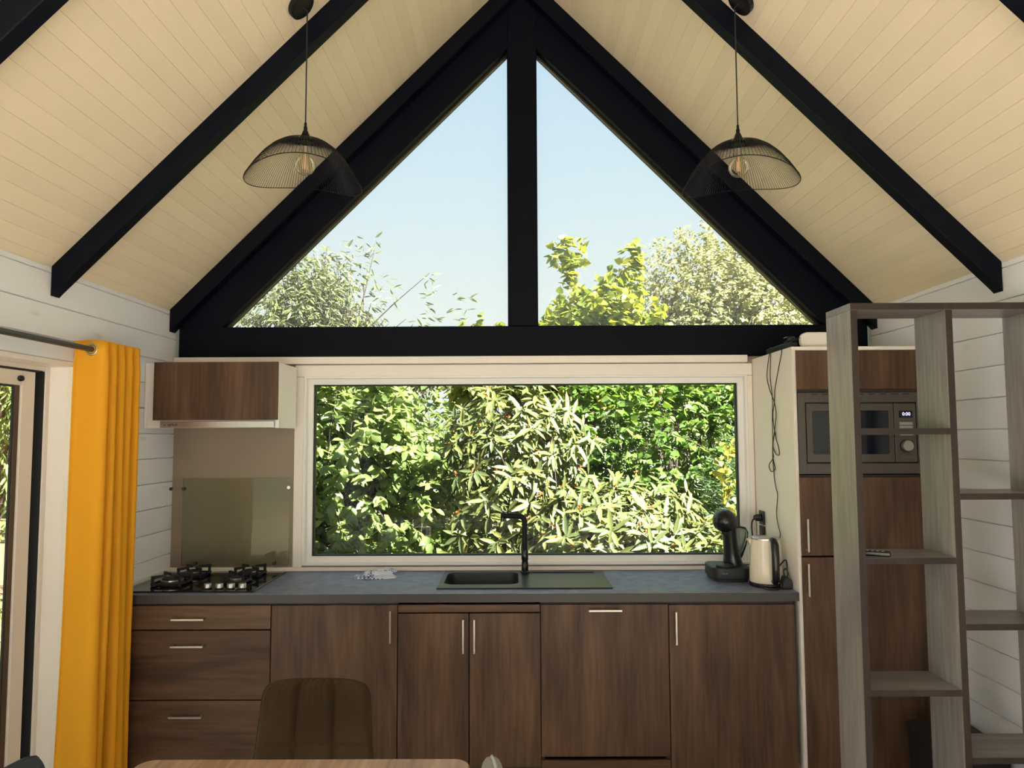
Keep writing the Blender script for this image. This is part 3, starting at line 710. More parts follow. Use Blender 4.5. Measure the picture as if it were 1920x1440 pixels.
# tall cabinet with built-in microwave
TX0, TX1 = 1.335, 1.965
tcb = thing('tall_cabinet', 'tall cabinet with dark oak doors and cream side beside the window', 'cabinet', (1.65, 3.87, 0))
obj('side_panel', B().box(TX0, TX0 + .019, YD - .012, YB - .002, 0, 2.112, .001), 'cream', tcb)
obj('side_panel', B().box(TX1, TX1 + .019, YD - .012, YB - .002, 0, 2.112, .001), 'cream', tcb)
obj('top_panel', B().box(TX0 + .019, TX1, YD - .012, YB - .002, 2.094, 2.112, .001), 'cream', tcb)
obj('carcass', B().box(TX0 + .019, TX1, YD + .003, YB - .002, .09, .11).box(TX0 + .019, TX1, YD + .003, YB - .03, 1.478, 1.496).box(TX0 + .019, TX1, YD + .003, YB - .03, 1.892, 1.908).box(TX0 + .019, TX1, YB - .03, YB - .002, .11, 2.094), 'carc', tcb)
obj('plinth', B().box(TX0 + .019, TX1, YD + .04, YD + .055, 0, .088), 'cab', tcb)
obj('edge_strip', B().box(TX0 + .001, TX0 + .012, YF - .0005, YD - .0125, .09, 2.1, .0005), 'aluframe', tcb)
front(tcb, 'flap', TX0 + .016, TX1, 1.904, 2.094, 'cab', YF)
d = front(tcb, 'door', TX0 + .016, TX1, 1.117, 1.488, 'cab', YF); handle_bar(d, 1.371, 1.381, 1.140, 1.294, YF)
d = front(tcb, 'door', TX0 + .016, TX1, .092, 1.114, 'cab', YF); handle_bar(d, 1.368, 1.378, .934, 1.086, YF)

mw = thing('microwave', 'built-in steel microwave with clock display in the tall cabinet', 'microwave', (1.66, 3.75, 1.498))
MY = YF + .004
obj('housing', B().box(1.40, 1.92, YD + .01, YB - .06, 1.515, 1.87), 'carc', mw)
fo = B().box(1.356, 1.392, MY, MY + .016, 1.502, 1.890, .001).box(1.922, 1.963, MY, MY + .016, 1.502, 1.890, .001).box(1.392, 1.922, MY, MY + .016, 1.842, 1.890, .001).box(1.392, 1.922, MY, MY + .016, 1.502, 1.552, .001)
tf = obj('trim_frame', fo, 'steeldark', mw)
for k in range(9): obj('vent_slot', B().box(1.42 + k * .055, 1.452 + k * .055, MY - .0006, MY + .001, 1.880, 1.884), 'gasket', tf)
obj('gap_shadow', B().box(1.392, 1.922, MY + .012, MY + .016, 1.552, 1.842), 'gasket', mw)
dd = obj('door', B().box(1.396, 1.812, MY - .003, MY + .012, 1.556, 1.838, .003), 'steeldark', mw)
obj('window', B().prism(rrect(1.422, 1.786, 1.595, 1.803, .008, 4), MY - .0036, MY - .0025, 'y'), 'ovenglass', dd)
cp = obj('control_panel', B().box(1.815, 1.918, MY - .003, MY + .012, 1.556, 1.838, .003), 'steeldark', mw)
obj('display', B().box(1.836, 1.900, MY - .004, MY - .0025, 1.767, 1.801, .0005), 'display', cp)
text_mesh('digits', '0:00', .023, 'led', cp, (1.871, MY - .0042, 1.785), depth=.0002)
for k in range(4): obj('button', B().box(1.837, 1.900, MY - .005, MY - .0025, 1.733 - k * .0165, 1.747 - k * .0165, .001), 'steel', cp)
obj('dial_ring', B().lathe([(.001, 0), (.031, 0), (.031, .004), (.001, .004)], (1.866, MY - .0065, 1.634), 24, 'y'), 'gasket', cp, 40)
obj('dial', B().lathe([(.001, 0), (.024, 0), (.0265, .003), (.0265, .018), (.001, .018)], (1.866, MY - .0245, 1.634), 24, 'y'), 'steel', cp, 40)
obj('open_button', B().box(1.838, 1.902, MY - .0045, MY - .0025, 1.565, 1.592, .001), 'steeldark', cp)

# ---- coffee machine
cx, cy = 1.093, 3.915
cm = thing('coffee_machine', 'black capsule coffee machine with ball head on the worktop', 'coffee machine', (cx, cy, ZC))
base = rrect(.998, 1.192, 3.80, 4.03, .05, 6)
b = B().prism(base, ZC + .016, ZC + .072, 'z', .004).prism(rrect(1.008, 1.182, 3.81, 4.02, .045, 6), ZC + .0004, ZC + .017, 'z')
bs = obj('base', b, 'blackmatt', cm, 35)
obj('drip_tray', B().lathe([(.001, 0), (.040, 0), (.042, .003), (.042, .010), (.036, .012), (.001, .010)], (1.062, 3.845, ZC + .0725), 28), 'blackmatt', cm, 40)
text_mesh('lettering', 'KRUPS', .011, 'grayplastic', bs, (1.052, 3.7995, ZC + .045))
ringsz = [(1.132, 3.925, 1.015, .052, .058), (1.126, 3.925, 1.045, .046, .054), (1.119, 3.918, 1.09, .039, .048), (1.113, 3.91, 1.14, .036, .046), (1.108, 3.905, 1.19, .036, .047), (1.104, 3.90, 1.245, .040, .05)]
def neck(i, j):
    x, y, z, rx, ry = ringsz[j]; a = 2 * PI * i / 20; return (x + rx * math.cos(a), y + ry * math.sin(a), z)
obj('neck', B().grid(neck, 20, len(ringsz), True), 'blackgloss', cm, 60)
hb_ = B(); pr_ = [(math.sin(t_) * .061, -math.cos(t_) * .060) for t_ in np.linspace(.02, PI - .02, 15)]
hb_.lathe(pr_, (1.083, 3.898, 1.248), 28, 'z', 1.0, 1.25)
obj('ball_head', hb_, 'blackgloss', cm, 60)
obj('nozzle', B().lathe([(.001, 0), (.016, 0), (.020, .012), (.001, .012)], (1.078, 3.872, 1.182), 20), 'blackmatt', cm, 40)
# water tank: side view outline extruded, black rim arc on its outer edge
outl = [(1.128, 1.19), (1.150, 1.202), (1.178, 1.206), (1.200, 1.198), (1.207, 1.18), (1.203, 1.155), (1.192, 1.12), (1.172, 1.075), (1.150, 1.045), (1.135, 1.04), (1.122, 1.09), (1.120, 1.14)]
obj('water_tank', B().prism(outl, 3.915, 3.985, 'y', .006), 'tank', cm, 35)
arc = [(1.128, 1.193), (1.150, 1.206), (1.178, 1.210), (1.202, 1.203), (1.212, 1.182), (1.207, 1.152), (1.196, 1.115), (1.176, 1.070), (1.152, 1.036), (1.13, 1.025)]
obj('tank_rim', B().tube([(x, 3.948, z) for x, z in arc], [.004, .004, .0045, .006, .008, .010, .012, .015, .019, .022], 12), 'blackgloss', cm, 60)

# ---- kettle
kx, ky = 1.236, 3.735
kt = thing('kettle', 'cream electric kettle with black handle beside the tall cabinet', 'kettle', (kx, ky, ZC))
obj('power_base', B().lathe([(.001, 0), (.080, 0), (.082, .006), (.078, .018), (.001, .018)], (kx, ky, ZC + .0004), 32), 'blackgloss', kt, 40)
obj('body', B().lathe([(.001, .020), (.076, .020), (.079, .026), (.078, .08), (.075, .14), (.071, .20), (.068, .226), (.001, .226)], (kx, ky, ZC), 36), 'kettle', kt, 40)
obj('lid', B().lathe([(.001, .226), (.068, .226), (.068, .233), (.062, .238), (.030, .240), (.001, .240)], (kx, ky, ZC), 32), 'steel', kt, 40)
hp = []
for z, o_ in ((1.180, .062), (1.176, .088), (1.160, .102), (1.11, .108), (1.05, .107), (1.0, .104), (.985, .090), (.984, .074)): hp.append((kx + .012, ky - o_, z))
obj('handle', B().tube(hp, [.014, .017, .019, .0185, .018, .018, .016, .013], 12), 'blackgloss', kt, 60)
obj('spout', B().prism([(kx - .066, 1.178), (kx - .084, 1.174), (kx - .073, 1.140)], ky + .0, ky + .036, 'y', .003), 'kettle', kt)
cp_ = [(kx + .05, ky - .055, ZC + .006), (kx + .02, ky - .100, ZC + .005), (kx - .03, ky - .105, ZC + .006), (kx - .065, ky - .085, ZC + .022), (kx - .05, ky - .108, ZC + .012), (kx - .02, ky - .125, ZC + .005), (kx + .035, ky - .112, ZC + .014), (kx + .010, ky - .112, ZC + .08), (kx + .035, ky - .10, ZC + .115), (kx + .072, ky - .075, ZC + .135), (kx + .080, ky - .070, ZC + .08), (kx + .078, ky - .075, ZC + .045)]
def smooth_path(p, n=6):
    p = [Vector(q) for q in p]; out_ = []
    for i in range(len(p) - 1):
        a, b_, c_, d_ = p[max(i - 1, 0)], p[i], p[i + 1], p[min(i + 2, len(p) - 1)]
        for k in range(n):
            t_ = k / n; out_.append(.5 * ((2 * b_) + (c_ - a) * t_ + (2 * a - 5 * b_ + 4 * c_ - d_) * t_ * t_ + (3 * b_ - a - 3 * c_ + d_) * t_ ** 3))
    out_.append(p[-1]); return out_
obj('power_cord', B().tube(smooth_path(cp_), .0035, 8), 'blackgloss', kt, 60)
pa = thing('plug_adapter', 'black plug adapter lying on the worktop behind the kettle', 'plug', (1.306, 3.665, ZC))
obj('body', B().prism([(1.276, ZC + .0004), (1.330, ZC + .0004), (1.330, ZC + .030), (1.318, ZC + .055), (1.294, ZC + .060), (1.279, ZC + .035)], 3.632, 3.700, 'y', .006), 'blackmatt', pa, 40)
obj('cord', B().tube(smooth_path([(1.300, 3.66, ZC + .058), (1.296, 3.66, ZC + .085), (1.312, 3.665, ZC + .092), (1.322, 3.67, ZC + .062)]), .004, 8), 'blackgloss', pa, 60)

# ---- socket plates + plug on the cream side panel
ox = TX0
for zc, lb in ((1.245, 'upper black wall socket holding a plug on the cream panel'), (1.165, 'lower black wall socket on the cream panel near the kettle')):
    s_ = thing('wall_socket', lb, 'socket', (ox, 4.06, zc - .04), 'sockets on the cream side panel')
    obj('plate', B().box(ox - .010, ox - .0004, 4.022, 4.098, zc - .037, zc + .037, .003), 'blackmatt', s_)
    obj('inner_ring', B().lathe([(.001, 0), (.022, 0), (.024, .003), (.001, .003)], (ox - .0125, 4.06, zc), 20, 'x'), 'blackgloss', s_, 40)
pg = thing('mains_plug', 'black mains plug with cord in the upper socket', 'plug', (ox - .03, 4.06, 1.23))
obj('plug_body', B().lathe([(.001, 0), (.012, 0), (.018, .012), (.020, .034), (.001, .034)], (ox - .0485, 4.06, 1.245), 18, 'x'), 'blackmatt', pg, 40)
obj('cord', B().tube(smooth_path([(ox - .044, 4.058, 1.243), (ox - .062, 4.05, 1.225), (ox - .066, 4.045, 1.18), (ox - .060, 4.04, 1.12), (ox - .052, 4.03, 1.05), (ox - .070, 4.02, .99), (ox - .11, 4.00, .965), (1.183, 4.00, .965)]), .0042, 8), 'blackgloss', pg, 60)

# ---- things on top of the tall cabinet
rt = thing('router', 'white rounded internet box standing on the tall cabinet', 'router', (1.52, 3.72, 2.112))
obj('shell', B().prism(rrect(1.408, 1.640, 2.1125, 2.190, .030, 6), 3.635, 3.672, 'y', .004), 'whiteplastic', rt, 35)
obj('foot', B().box(1.45, 1.60, 3.625, 3.690, 2.1122, 2.1165, .001), 'whiteplastic', rt)
ps = thing('power_strip', 'black power strip with adapter on top of the tall cabinet', 'power strip', (1.39, 3.80, 2.112))
obj('strip', B().box(1.362, 1.412, 3.70, 4.02, 2.1123, 2.150, .005), 'blackmatt', ps)
obj('adapter', B().box(1.360, 1.402, 3.70, 3.755, 2.1505, 2.178, .004), 'blackgloss', ps)
obj('switch', B().box(1.375, 1.399, 3.98, 4.01, 2.150, 2.155, .001), 'grayplastic', ps)
# hanging cables along the cream side panel (depth along the panel measured in y)
X1c = TX0 - .006
def pan(pts): return [(X1c - (.0 if k % 2 else .003), y, z) for k, (y, z) in enumerate(pts)]
def pix_panel(pts):
    out_ = []
    for k, (px, py) in enumerate(pts):
        d = RGT * ((px - 960) / F_PX) + UPV * ((720 - py) / F_PX) + FWD; t_ = (X1c - (k % 2) * .002) / d.x
        q = EYEP + d * t_; out_.append((X1c - (k % 2) * .002, q.y, q.z))
    return out_
ca = thing('router_cable', 'thin black cables looped and hanging down the cream side panel', 'cable', (X1c, 3.8, 1.2))
p1 = pix_panel([(1442, 668), (1438, 705), (1443, 730), (1451, 752), (1455, 775), (1453, 802), (1450, 825), (1449, 846), (1450, 858), (1442, 872), (1446, 884), (1453, 880), (1451, 868), (1449, 858)])
p1 = [(1.358, p1[0][1] - .01, 2.128), (1.338, p1[0][1] - .004, 2.121)] + p1
p2 = pix_panel([(1465, 664), (1458, 700), (1453, 730), (1452, 752), (1449, 778), (1451, 800), (1453, 812), (1449, 824), (1450, 840), (1455, 851), (1461, 853), (1460, 840), (1455, 822), (1453, 810), (1449, 830), (1449, 860), (1451, 885), (1452, 898), (1455, 915), (1458, 930), (1456, 962), (1459, 984), (1463, 1001), (1461, 1012)])
p2 = [(1.43, 3.65, 2.160), (1.40, 3.66, 2.163), (1.352, p2[0][1] - .006, 2.135), (1.333, p2[0][1] - .004, 2.118)] + p2
p3 = pix_panel([(1445, 668), (1444, 705), (1448, 745), (1448, 790), (1449, 830)])
p3 = [(1.359, p3[0][1] + .05, 2.140), (1.345, p3[0][1] + .03, 2.135), (1.330, p3[0][1] + .01, 2.11)] + p3
obj('cable', B().tube(smooth_path(p1, 5), .0024, 6), 'blackmatt', ca, 60)
obj('cable', B().tube(smooth_path(p2, 5), .0024, 6), 'blackmatt', ca, 60)
obj('cable', B().tube(smooth_path(p3, 5), .0020, 6), 'blackmatt', ca, 60)

# ------------------------------------------------------------------ open shelf divider
sh_ = thing('shelf_divider', 'grey-brown oak open shelf unit dividing the room on the right', 'shelf', (1.6, 2.91, 0))
SYF, SYB = 2.76, 2.977
UX = [(1.253, 1.278), (1.606, 1.631), (1.959, 1.984)]
for x0, x1 in UX:
    u = obj('upright', B().box(x0, x1, SYF + .001, SYB, 0, 2.152, .0008), 'shelf', sh_)
    obj('edge_band', B().box(x0 + .0004, x1 - .0004, SYF - .0004, SYF + .0008,   .001, 2.151), 'edge', u)
u = obj('top_board', B().box(1.253, 1.984, SYF + .001, SYB, 2.1524, 2.178, .0008), 'shelfh', sh_)
obj('edge_band', B().box(1.2535, 1.9835, SYF - .0004, SYF + .0008, 2.1528, 2.1776), 'edge', u)
for col, zs in ((0, (1.711, 1.240, .771, .300)), (1, (1.472, 1.003, .535, .066))):
    for z in zs:
        x0, x1 = UX[col][1] + .0004, UX[col + 1][0] - .0004
        u = obj('shelf_board', B().box(x0, x1, SYF + .001, SYB, z - .023, z, .0008), 'shelfh', sh_)
        obj('edge_band', B().box(x0 + .0004, x1 - .0004, SYF - .0004, SYF + .0008, z - .0226, z - .0004), 'edge', u)
rc = thing('remote_control', 'black remote control on the shelf board at the tall cabinet', 'remote control', (1.338, 2.815, 1.2404))
obj('case', B().box(-.052, .052, -.019, .019, .0, .017, .004), 'blackgloss', rc, origin=(0, 0, 0)); rc.children[0].location = (0, 0, 0)
kk = B()
for i in range(4):
    for j in range(3): kk.box(-.030 + i * .017, -.020 + i * .017, -.011 + j * .009, -.006 + j * .009, .0168, .0182, .0005)
ko = obj('keys', kk, 'grayplastic', rc, origin=(0, 0, 0)); ko.location = (0, 0, 0)
rc.rotation_euler = (0, 0, math.radians(-24))
# dark bin behind the divider
bn = thing('waste_bin', 'black lidded waste bin on the floor behind the shelf divider', 'bin', (1.85, 3.25, 0))
obj('tub', B().prism(rrect(1.725, 1.985, 3.07, 3.42, .04, 5), .001, .385, 'z', .004), 'blackmatt', bn, 35)
obj('lid', B().prism(rrect(1.718, 1.993, 3.06, 3.43, .045, 5), .3855, .42, 'z', .006), 'blackmatt', bn, 35)

# ------------------------------------------------------------------ pendants
def pendant(x, y, ztop, mirror, label):
    sgn = -1 if mirror else 1
    side = -1 if x < XC else 1
    p = thing('pendant_lamp', label, 'lamp', (x, y, ztop - .2), 'pair of wire pendant lamps')
    cxx = x + side * .035
    zcl = ZR - abs(cxx - XC)
    nrm = Vector((-side * math.sin(R45), 0, -math.cos(R45)))      # into the room
    b = B().lathe([(.001, .001), (.056, .001), (.058, .004), (.058, .024), (.052, .028), (.001, .028)], (0, 0, 0), 32)
    q = Vector((0, 0, 1)).rotation_difference(nrm).to_matrix()
    bmesh.ops.rotate(b.bm, verts=b.bm.verts, cent=(0, 0, 0), matrix=q); bmesh.ops.translate(b.bm, verts=b.bm.verts, vec=(cxx, y, zcl))
    obj('canopy', b, 'blackmetal', p, 40)
    c0 = Vector((cxx, y, zcl)) + nrm * .028; c1 = c0 + nrm * .012
    obj('cord', B().tube([c0, c1, (x, y, c1.z - .005), (x, y, c1.z - .05), (x, y, ztop + .07)], .0028, 8), 'blackmatt', p, 60)
    obj('socket_cone', B().lathe([(.001, .078), (.005, .078), (.0055, .062), (.0075, .060), (.0075, .046), (.010, .043), (.027, -.002), (.001, -.002)], (x, y, ztop), 24), 'blackmetal', p, 40)
    def rim(a):
        z = -.1597 - .0082 * math.cos(a) + .0057 * math.sin(a) - .0244 * math.cos(2 * a) - .0126 * math.sin(2 * a) - .0022 * math.cos(3 * a)
        r = .2221 + .0046 * math.cos(a) - .0281 * math.sin(a)
        return r, z
    N = 110; b = B()
    for k in range(N):
        a = 2 * PI * k / N; r, dz = rim(a); pts = []
        for s_ in (0, .12, .25, .4, .55, .7, .85, .95, 1.0):
            rr = .026 + (r - .026) * s_; zz = dz * s_ ** 2.15
            aa = a
            pts.append((x + sgn * rr * math.cos(aa), y + rr * math.sin(aa), ztop + zz))
        b.tube(pts, .0009, 4, cap=False)
    sh = obj('wire_shade', b, 'blackmetal', p); sh['label'] = 'fan of thin black wires forming the shade'
    pts = []
    for k in range(72):
        a = 2 * PI * k / 72; r, dz = rim(a); aa = a; pts.append((x + sgn * r * math.cos(aa), y + r * math.sin(aa), ztop + dz))
    obj('rim', B().tube(pts, .0018, 6, closed=True), 'blackmetal', p)
    obj('top_ring', B().lathe([(.020, -.003), (.028, -.004), (.028, .000), (.020, .000)], (x, y, ztop), 24), 'blackmetal', p)
    zb = ztop - .095
    bl = obj('bulb', B().lathe([(math.sin(t_) * .041, -math.cos(t_) * .041) for t_ in np.linspace(.02, 2.65, 14)] + [(.016, .045), (.0135, .052)], (x, y, zb), 28), 'bulbglass', p, 60)
    obj('bulb_cap', B().lathe([(.001, .048), (.0135, .048), (.0135, .074), (.001, .074)], (x, y, zb), 16), 'steel', bl, 40)
    f_ = B().tube([(x, y, zb + .05), (x, y, zb - .018)], .0022, 6)
    for k in range(4):
        a = k * PI / 2 + .4; f_.tube([(x + .010 * math.cos(a), y + .010 * math.sin(a), zb - .016), (x + .006 * math.cos(a), y + .006 * math.sin(a), zb + .022)], .0011, 5)
    obj('filament', f_, 'filament', bl)
pendant(-.828, 2.90, 2.862, False, 'black wire pendant lamp hanging on the left, brim dipping right')
pendant(.905, 2.93, 2.855, True, 'black wire pendant lamp hanging on the right, brim dipping left')

# ------------------------------------------------------------------ curtain
rd = thing('curtain_rod', 'grey metal curtain rod along the left wall over the sliding door', 'curtain rod', (-1.832, 2.1, 2.06))
RX, RZ = -1.832, 2.072
obj('rod', B().tube([(RX, .5, RZ), (RX, 3.56, RZ)], .0125, 16), 'rod', rd, 40)
obj('end_cap', B().lathe([(.001, 0), (.018, 0), (.020, .01), (.016, .03), (.001, .03)], (RX, 3.56, RZ), 16, 'y'), 'rod', rd, 40)
for y in (.62, 3.535):
    obj('bracket', B().tube([(XL + .001, y, RZ), (RX, y, RZ)], .006, 8).lathe([(.001, 0), (.02, 0), (.02, .004), (.001, .004)], (XL + .0008, y, RZ), 16, 'x'), 'rod', rd)
ct = thing('curtain', 'yellow eyelet curtain gathered at the right end of the rod', 'curtain', (RX, 3.34, .02))
NP, SUB = 9, 10
ZTOP, ZBOT, ZHEM = 2.108, .02, 2.030
def curt(i, j, nv=44):
    s_ = i / SUB                         # panel parameter 0..NP
    v = j / (nv - 1)                     # 0 top .. 1 bottom
    z = ZTOP + (ZBOT - ZTOP) * (v ** 1.0)
    A = .062 + .012 * v
    if z < ZHEM: A += .004
    wob = .010 * math.sin(s_ * 2.3 + v * 4) * v
    pitch = .0345
    tri = math.cos(PI * s_)
    tri = math.copysign(abs(tri) ** .72, tri)
    x = RX - .001 - A * tri + wob - .012 * v
    y = 3.200 + pitch * s_ + .010 * math.sin(2 * PI * s_) + .012 * v * math.sin(s_ * 1.7)
    if s_ < 1: y -= .018 * v * math.sin(PI * s_)
    return (x, y, z + (.006 * math.sin(PI * s_) ** 2 if j == 0 else 0))
cl = obj('cloth', B().grid(lambda i, j: curt(i, j), NP * SUB + 1, 44), 'curtain', ct, 70)
md = cl.modifiers.new('thickness', 'SOLIDIFY'); md.thickness = .0016; md.offset = 0
def lin(i, j):
    v = j / 19; z = ZHEM + (.03 - ZHEM) * v; x0, y0, _ = curt(0, 3 + int(v * 40)); return (x0 - .022 - .004 * v + i * .022, y0 + .006 + (.0 if i else .004), z)
ll = obj('lining', B().grid(lin, 2, 20), 'lining', ct); md = ll.modifiers.new('thickness', 'SOLIDIFY'); md.thickness = .0016
for k in range(NP):
    y = 3.200 + .0345 * (k + .5) + .010 * math.sin(2 * PI * (k + .5))
    pts = [(RX + .0225 * math.cos(a), y - .001, RZ + .0225 * math.sin(a)) for a in np.linspace(0, 2 * PI, 25)[:-1]]
    obj('eyelet', B().tube(pts, .0052, 8, closed=True), 'steel', ct, 60)

# ------------------------------------------------------------------ dining table and chairs
tb = thing('dining_table', 'oak topped dining table at the bottom edge of the view', 'table', (-.612, 1.45, 0))
TXa, TXb, TYa, TYb = -1.092, -.132, .70, 2.252
obj('table_top', B().prism(rrect(TXa, TXb, TYa, TYb, .05, 8), .718, .75, 'z', .004), 'tabletop', tb, 35)
for x in (TXa + .07, TXb - .07):
    for y in (TYa + .09, TYb - .09):
        obj('leg', B().tube([(x, y, .0), (x, y, .717)], [.016, .024], 14), 'blackmetal', tb, 40)
obj('apron', B().box(TXa + .1, TXb - .1, TYa + .1, TYb - .1, .68, .7175, .003), 'blackmetal', tb)

def chair(label, loc, rotz, mat, pipe, ztop=.875, tilt=.14):
    """upholstered chair; local +y is the backrest side, seat faces -y"""
    c = thing('dining_chair', label, 'chair', (0, 0, 0), 'upholstered chairs around the table')
    # seat
    b = B(); 
    def seat(i, j):
        u, v = -1 + 2 * i / 20, -1 + 2 * j / 20
        x = .215 * u; y = .205 * v; k = max(abs(u), abs(v))
        z = .475 - .022 * k ** 6 - .010 * (abs(math.cos(PI * 1.5 * u)) < .12) * (k < .9)
        return (x, y, z)
    b.grid(seat, 21, 21); b.grid(lambda i, j: (.205 * (-1 + .1 * i), .195 * (-1 + .1 * j), .40), 21, 21)
    for sgn_ in (0, 20):
        b.grid(lambda i, j: (seat(i, sgn_) if j else (.205 * (-1 + .1 * i), .195 * (-1 + .1 * sgn_), .40)), 21, 2)
        b.grid(lambda i, j: (seat(sgn_, i) if j else (.205 * (-1 + .1 * sgn_), .195 * (-1 + .1 * i), .40)), 21, 2)
    bmesh.ops.remove_doubles(b.bm, verts=b.bm.verts, dist=.0003); bmesh.ops.recalc_face_normals(b.bm, faces=b.bm.faces)
    obj('seat', b, mat, c, 50)
    # backrest: quilted front, smooth back
    nu, nv = 61, 49; z0 = .47
    def back(i, j, f):
        u, v = -1 + 2 * i / (nu - 1), j / (nv - 1)
        hw = .208 - .036 * v - .010 * math.exp(-((v - .05) / .2) ** 2)
        rc_ = .11                                   # rounded top corners
        vv = v
        if v > 1 - rc_:
            t_ = (v - (1 - rc_)) / rc_; hw -= .040 * (1 - math.sqrt(max(0, 1 - t_ * t_)))
        x = hw * u
        drop = 0.004 * abs(u) ** 6 * v
        z = z0 + (ztop - z0) * v - drop
        y = .175 + tilt * (z - z0) - .014 * u * u
        ed = (1 - abs(u) ** 8) * (1 - abs(2 * v - 1) ** 14)
        if f:
            g = min(abs(u - .34), abs(u + .34)) * hw; gz = min(abs(v - q) for q in (.10, .53)) * (ztop - z0)
            puff = 1 - .85 * math.exp(-(g / .010) ** 2) - .6 * math.exp(-(gz / .009) ** 2)
            wr = .0022 * math.sin(u * 55 + 3 * v) * math.exp(-((v - .93) / .12) ** 2)
            y -= (.010 + .022 * max(puff, .1)) * ed ** .5 + wr
        else:
            y += .024 * ed ** .5
        return (x, y, z)
    b = B().grid(lambda i, j: back(i, j, True), nu, nv); b.grid(lambda i, j: back(i, j, False), nu, nv)
    bmesh.ops.remove_doubles(b.bm, verts=b.bm.verts, dist=.0004); bmesh.ops.recalc_face_normals(b.bm, faces=b.bm.faces)
    obj('backrest', b, mat, c, 70)
    ed_ = [back(0, j, False) for j in range(8, nv)] + [back(i, nv - 1, False) for i in range(1, nu)] + [back(nu - 1, j, False) for j in range(nv - 2, 7, -1)]
    obj('piping', B().tube(ed_, .0040, 6), pipe, c, 60)
    for x, y in ((-.17, -.16), (.17, -.16), (-.17, .16), (.17, .16)):
        obj('leg', B().tube([(x * 1.22, y * 1.22, .0), (x, y, .41)], [.009, .014], 12), 'blackmetal', c, 40)
    c.location = loc; c.rotation_euler = (0, 0, rotz); W[c.name] = Vector(loc)
    return c
chair('brown quilted velvet chair at the far end of the table', (-.655, 2.305, 0), 0, 'velvet', 'velvet', .888, .14)
chair('grey velvet chair pushed in at the right side of the table', (-.262, 1.86, 0), -PI / 2, 'velvetgrey', 'piping', .866, .10)
chair('dark blue-grey chair pushed in at the left side of the table', (-1.060, 1.86, 0), PI / 2, 'navy', 'navy', .868, .10)

exec_foliage = True
# ------------------------------------------------------------------ garden plants
rng = np.random.default_rng(11)
# leaf templates: columns t (along), s (across, -1..1), h (lift)
def leaf_template(shape):
    if shape == 'lance': st = [(0.30, .80), (0.66, .72)]; wd = .30
    elif shape == 'ovate': st = [(0.30, .95), (0.68, .78)]; wd = .58
    elif shape == 'heart': st = [(0.16, 1.0), (0.58, .80)]; wd = .86
    elif shape == 'willow': st = [(0.32, 1.0), (0.68, .78)]; wd = .24
    else: st = [(0.35, 1.0), (0.7, .7)]; wd = .18
    hw = wd / 2
    droop = lambda t_: -.16 * t_ * t_
    V = [(0, 0, 0)]
    for t_, k in st: V += [(t_, -hw * k, droop(t_) + .06 * wd), (t_, 0, droop(t_) - .05), (t_, hw * k, droop(t_) + .06 * wd)]
    V.append((1, 0, droop(1)))
    Fc = [(0, 2, 1), (0, 3, 2), (1, 2, 5, 4), (2, 3, 6, 5), (4, 5, 7), (5, 6, 7)]
    return np.array(V, float), Fc
TPL = {k: leaf_template(k) for k in ('lance', 'ovate', 'heart', 'blade', 'willow')}
_leafmesh = {}
def template_mesh(shape, mat):
    if (shape, mat) not in _leafmesh:
        V, Fc = TPL[shape]; me = bpy.data.meshes.new('leaf'); me.from_pydata([tuple(v) for v in V], [], Fc); me.materials.append(MT[mat]); _leafmesh[(shape, mat)] = me
        me.polygons.foreach_set('use_smooth', [True] * len(me.polygons))
    return _leafmesh[(shape, mat)]
def nrmz(a): return a / np.maximum(np.linalg.norm(a, axis=1, keepdims=True), 1e-9)
def leaf_cloud_mesh(name, P, D, Nn, Ls, shape):
    V, Fc = TPL[shape]; n = len(P)
    D = nrmz(D); Sd = nrmz(np.cross(D, Nn)); Nn = np.cross(Sd, D)
    VV = P[:, None, :] + Ls[:, None, None] * (V[None, :, 0:1] * D[:, None, :] + V[None, :, 1:2] * Sd[:, None, :] + V[None, :, 2:3] * Nn[:, None, :])
    k = len(V); me = bpy.data.meshes.new(name)
    me.vertices.add(n * k); me.vertices.foreach_set('co', VV.reshape(-1).astype(np.float32))
    sizes = np.array([len(f) for f in Fc]); flat = np.concatenate([np.array(f) for f in Fc])
    loops = (flat[None, :] + (np.arange(n) * k)[:, None]).reshape(-1)
    tot = np.tile(sizes, n); start = np.concatenate([[0], np.cumsum(tot)[:-1]])
    me.loops.add(len(loops)); me.loops.foreach_set('vertex_index', loops.astype(np.int32))
    me.polygons.add(len(tot)); me.polygons.foreach_set('loop_start', start.astype(np.int32)); me.polygons.foreach_set('loop_total', tot.astype(np.int32))
    me.polygons.foreach_set('use_smooth', np.ones(len(tot), bool)); me.update(calc_edges=True)
    return me
_R = np.array(RGT); _U = np.array(UPV); _F = np.array(FWD); _C = np.array(EYEP)
def project(P):
    d = P - _C; z = d @ _F; return 960 + F_PX * (d @ _R) / z, 720 - F_PX * (d @ _U) / z, z
def in_windows(px, py):
    low = (px > 590) & (px < 1376) & (py > 720) & (py < 1042)
    up = (py > 90) & (py < 610) & (px > 415) & (px < 1545) & (np.abs(px - 979) > 32) & (np.abs(px - 980) < (py - 60) * 1.0)
    door = (px > 0) & (px < 26) & (py > 722)
    return low | up | door

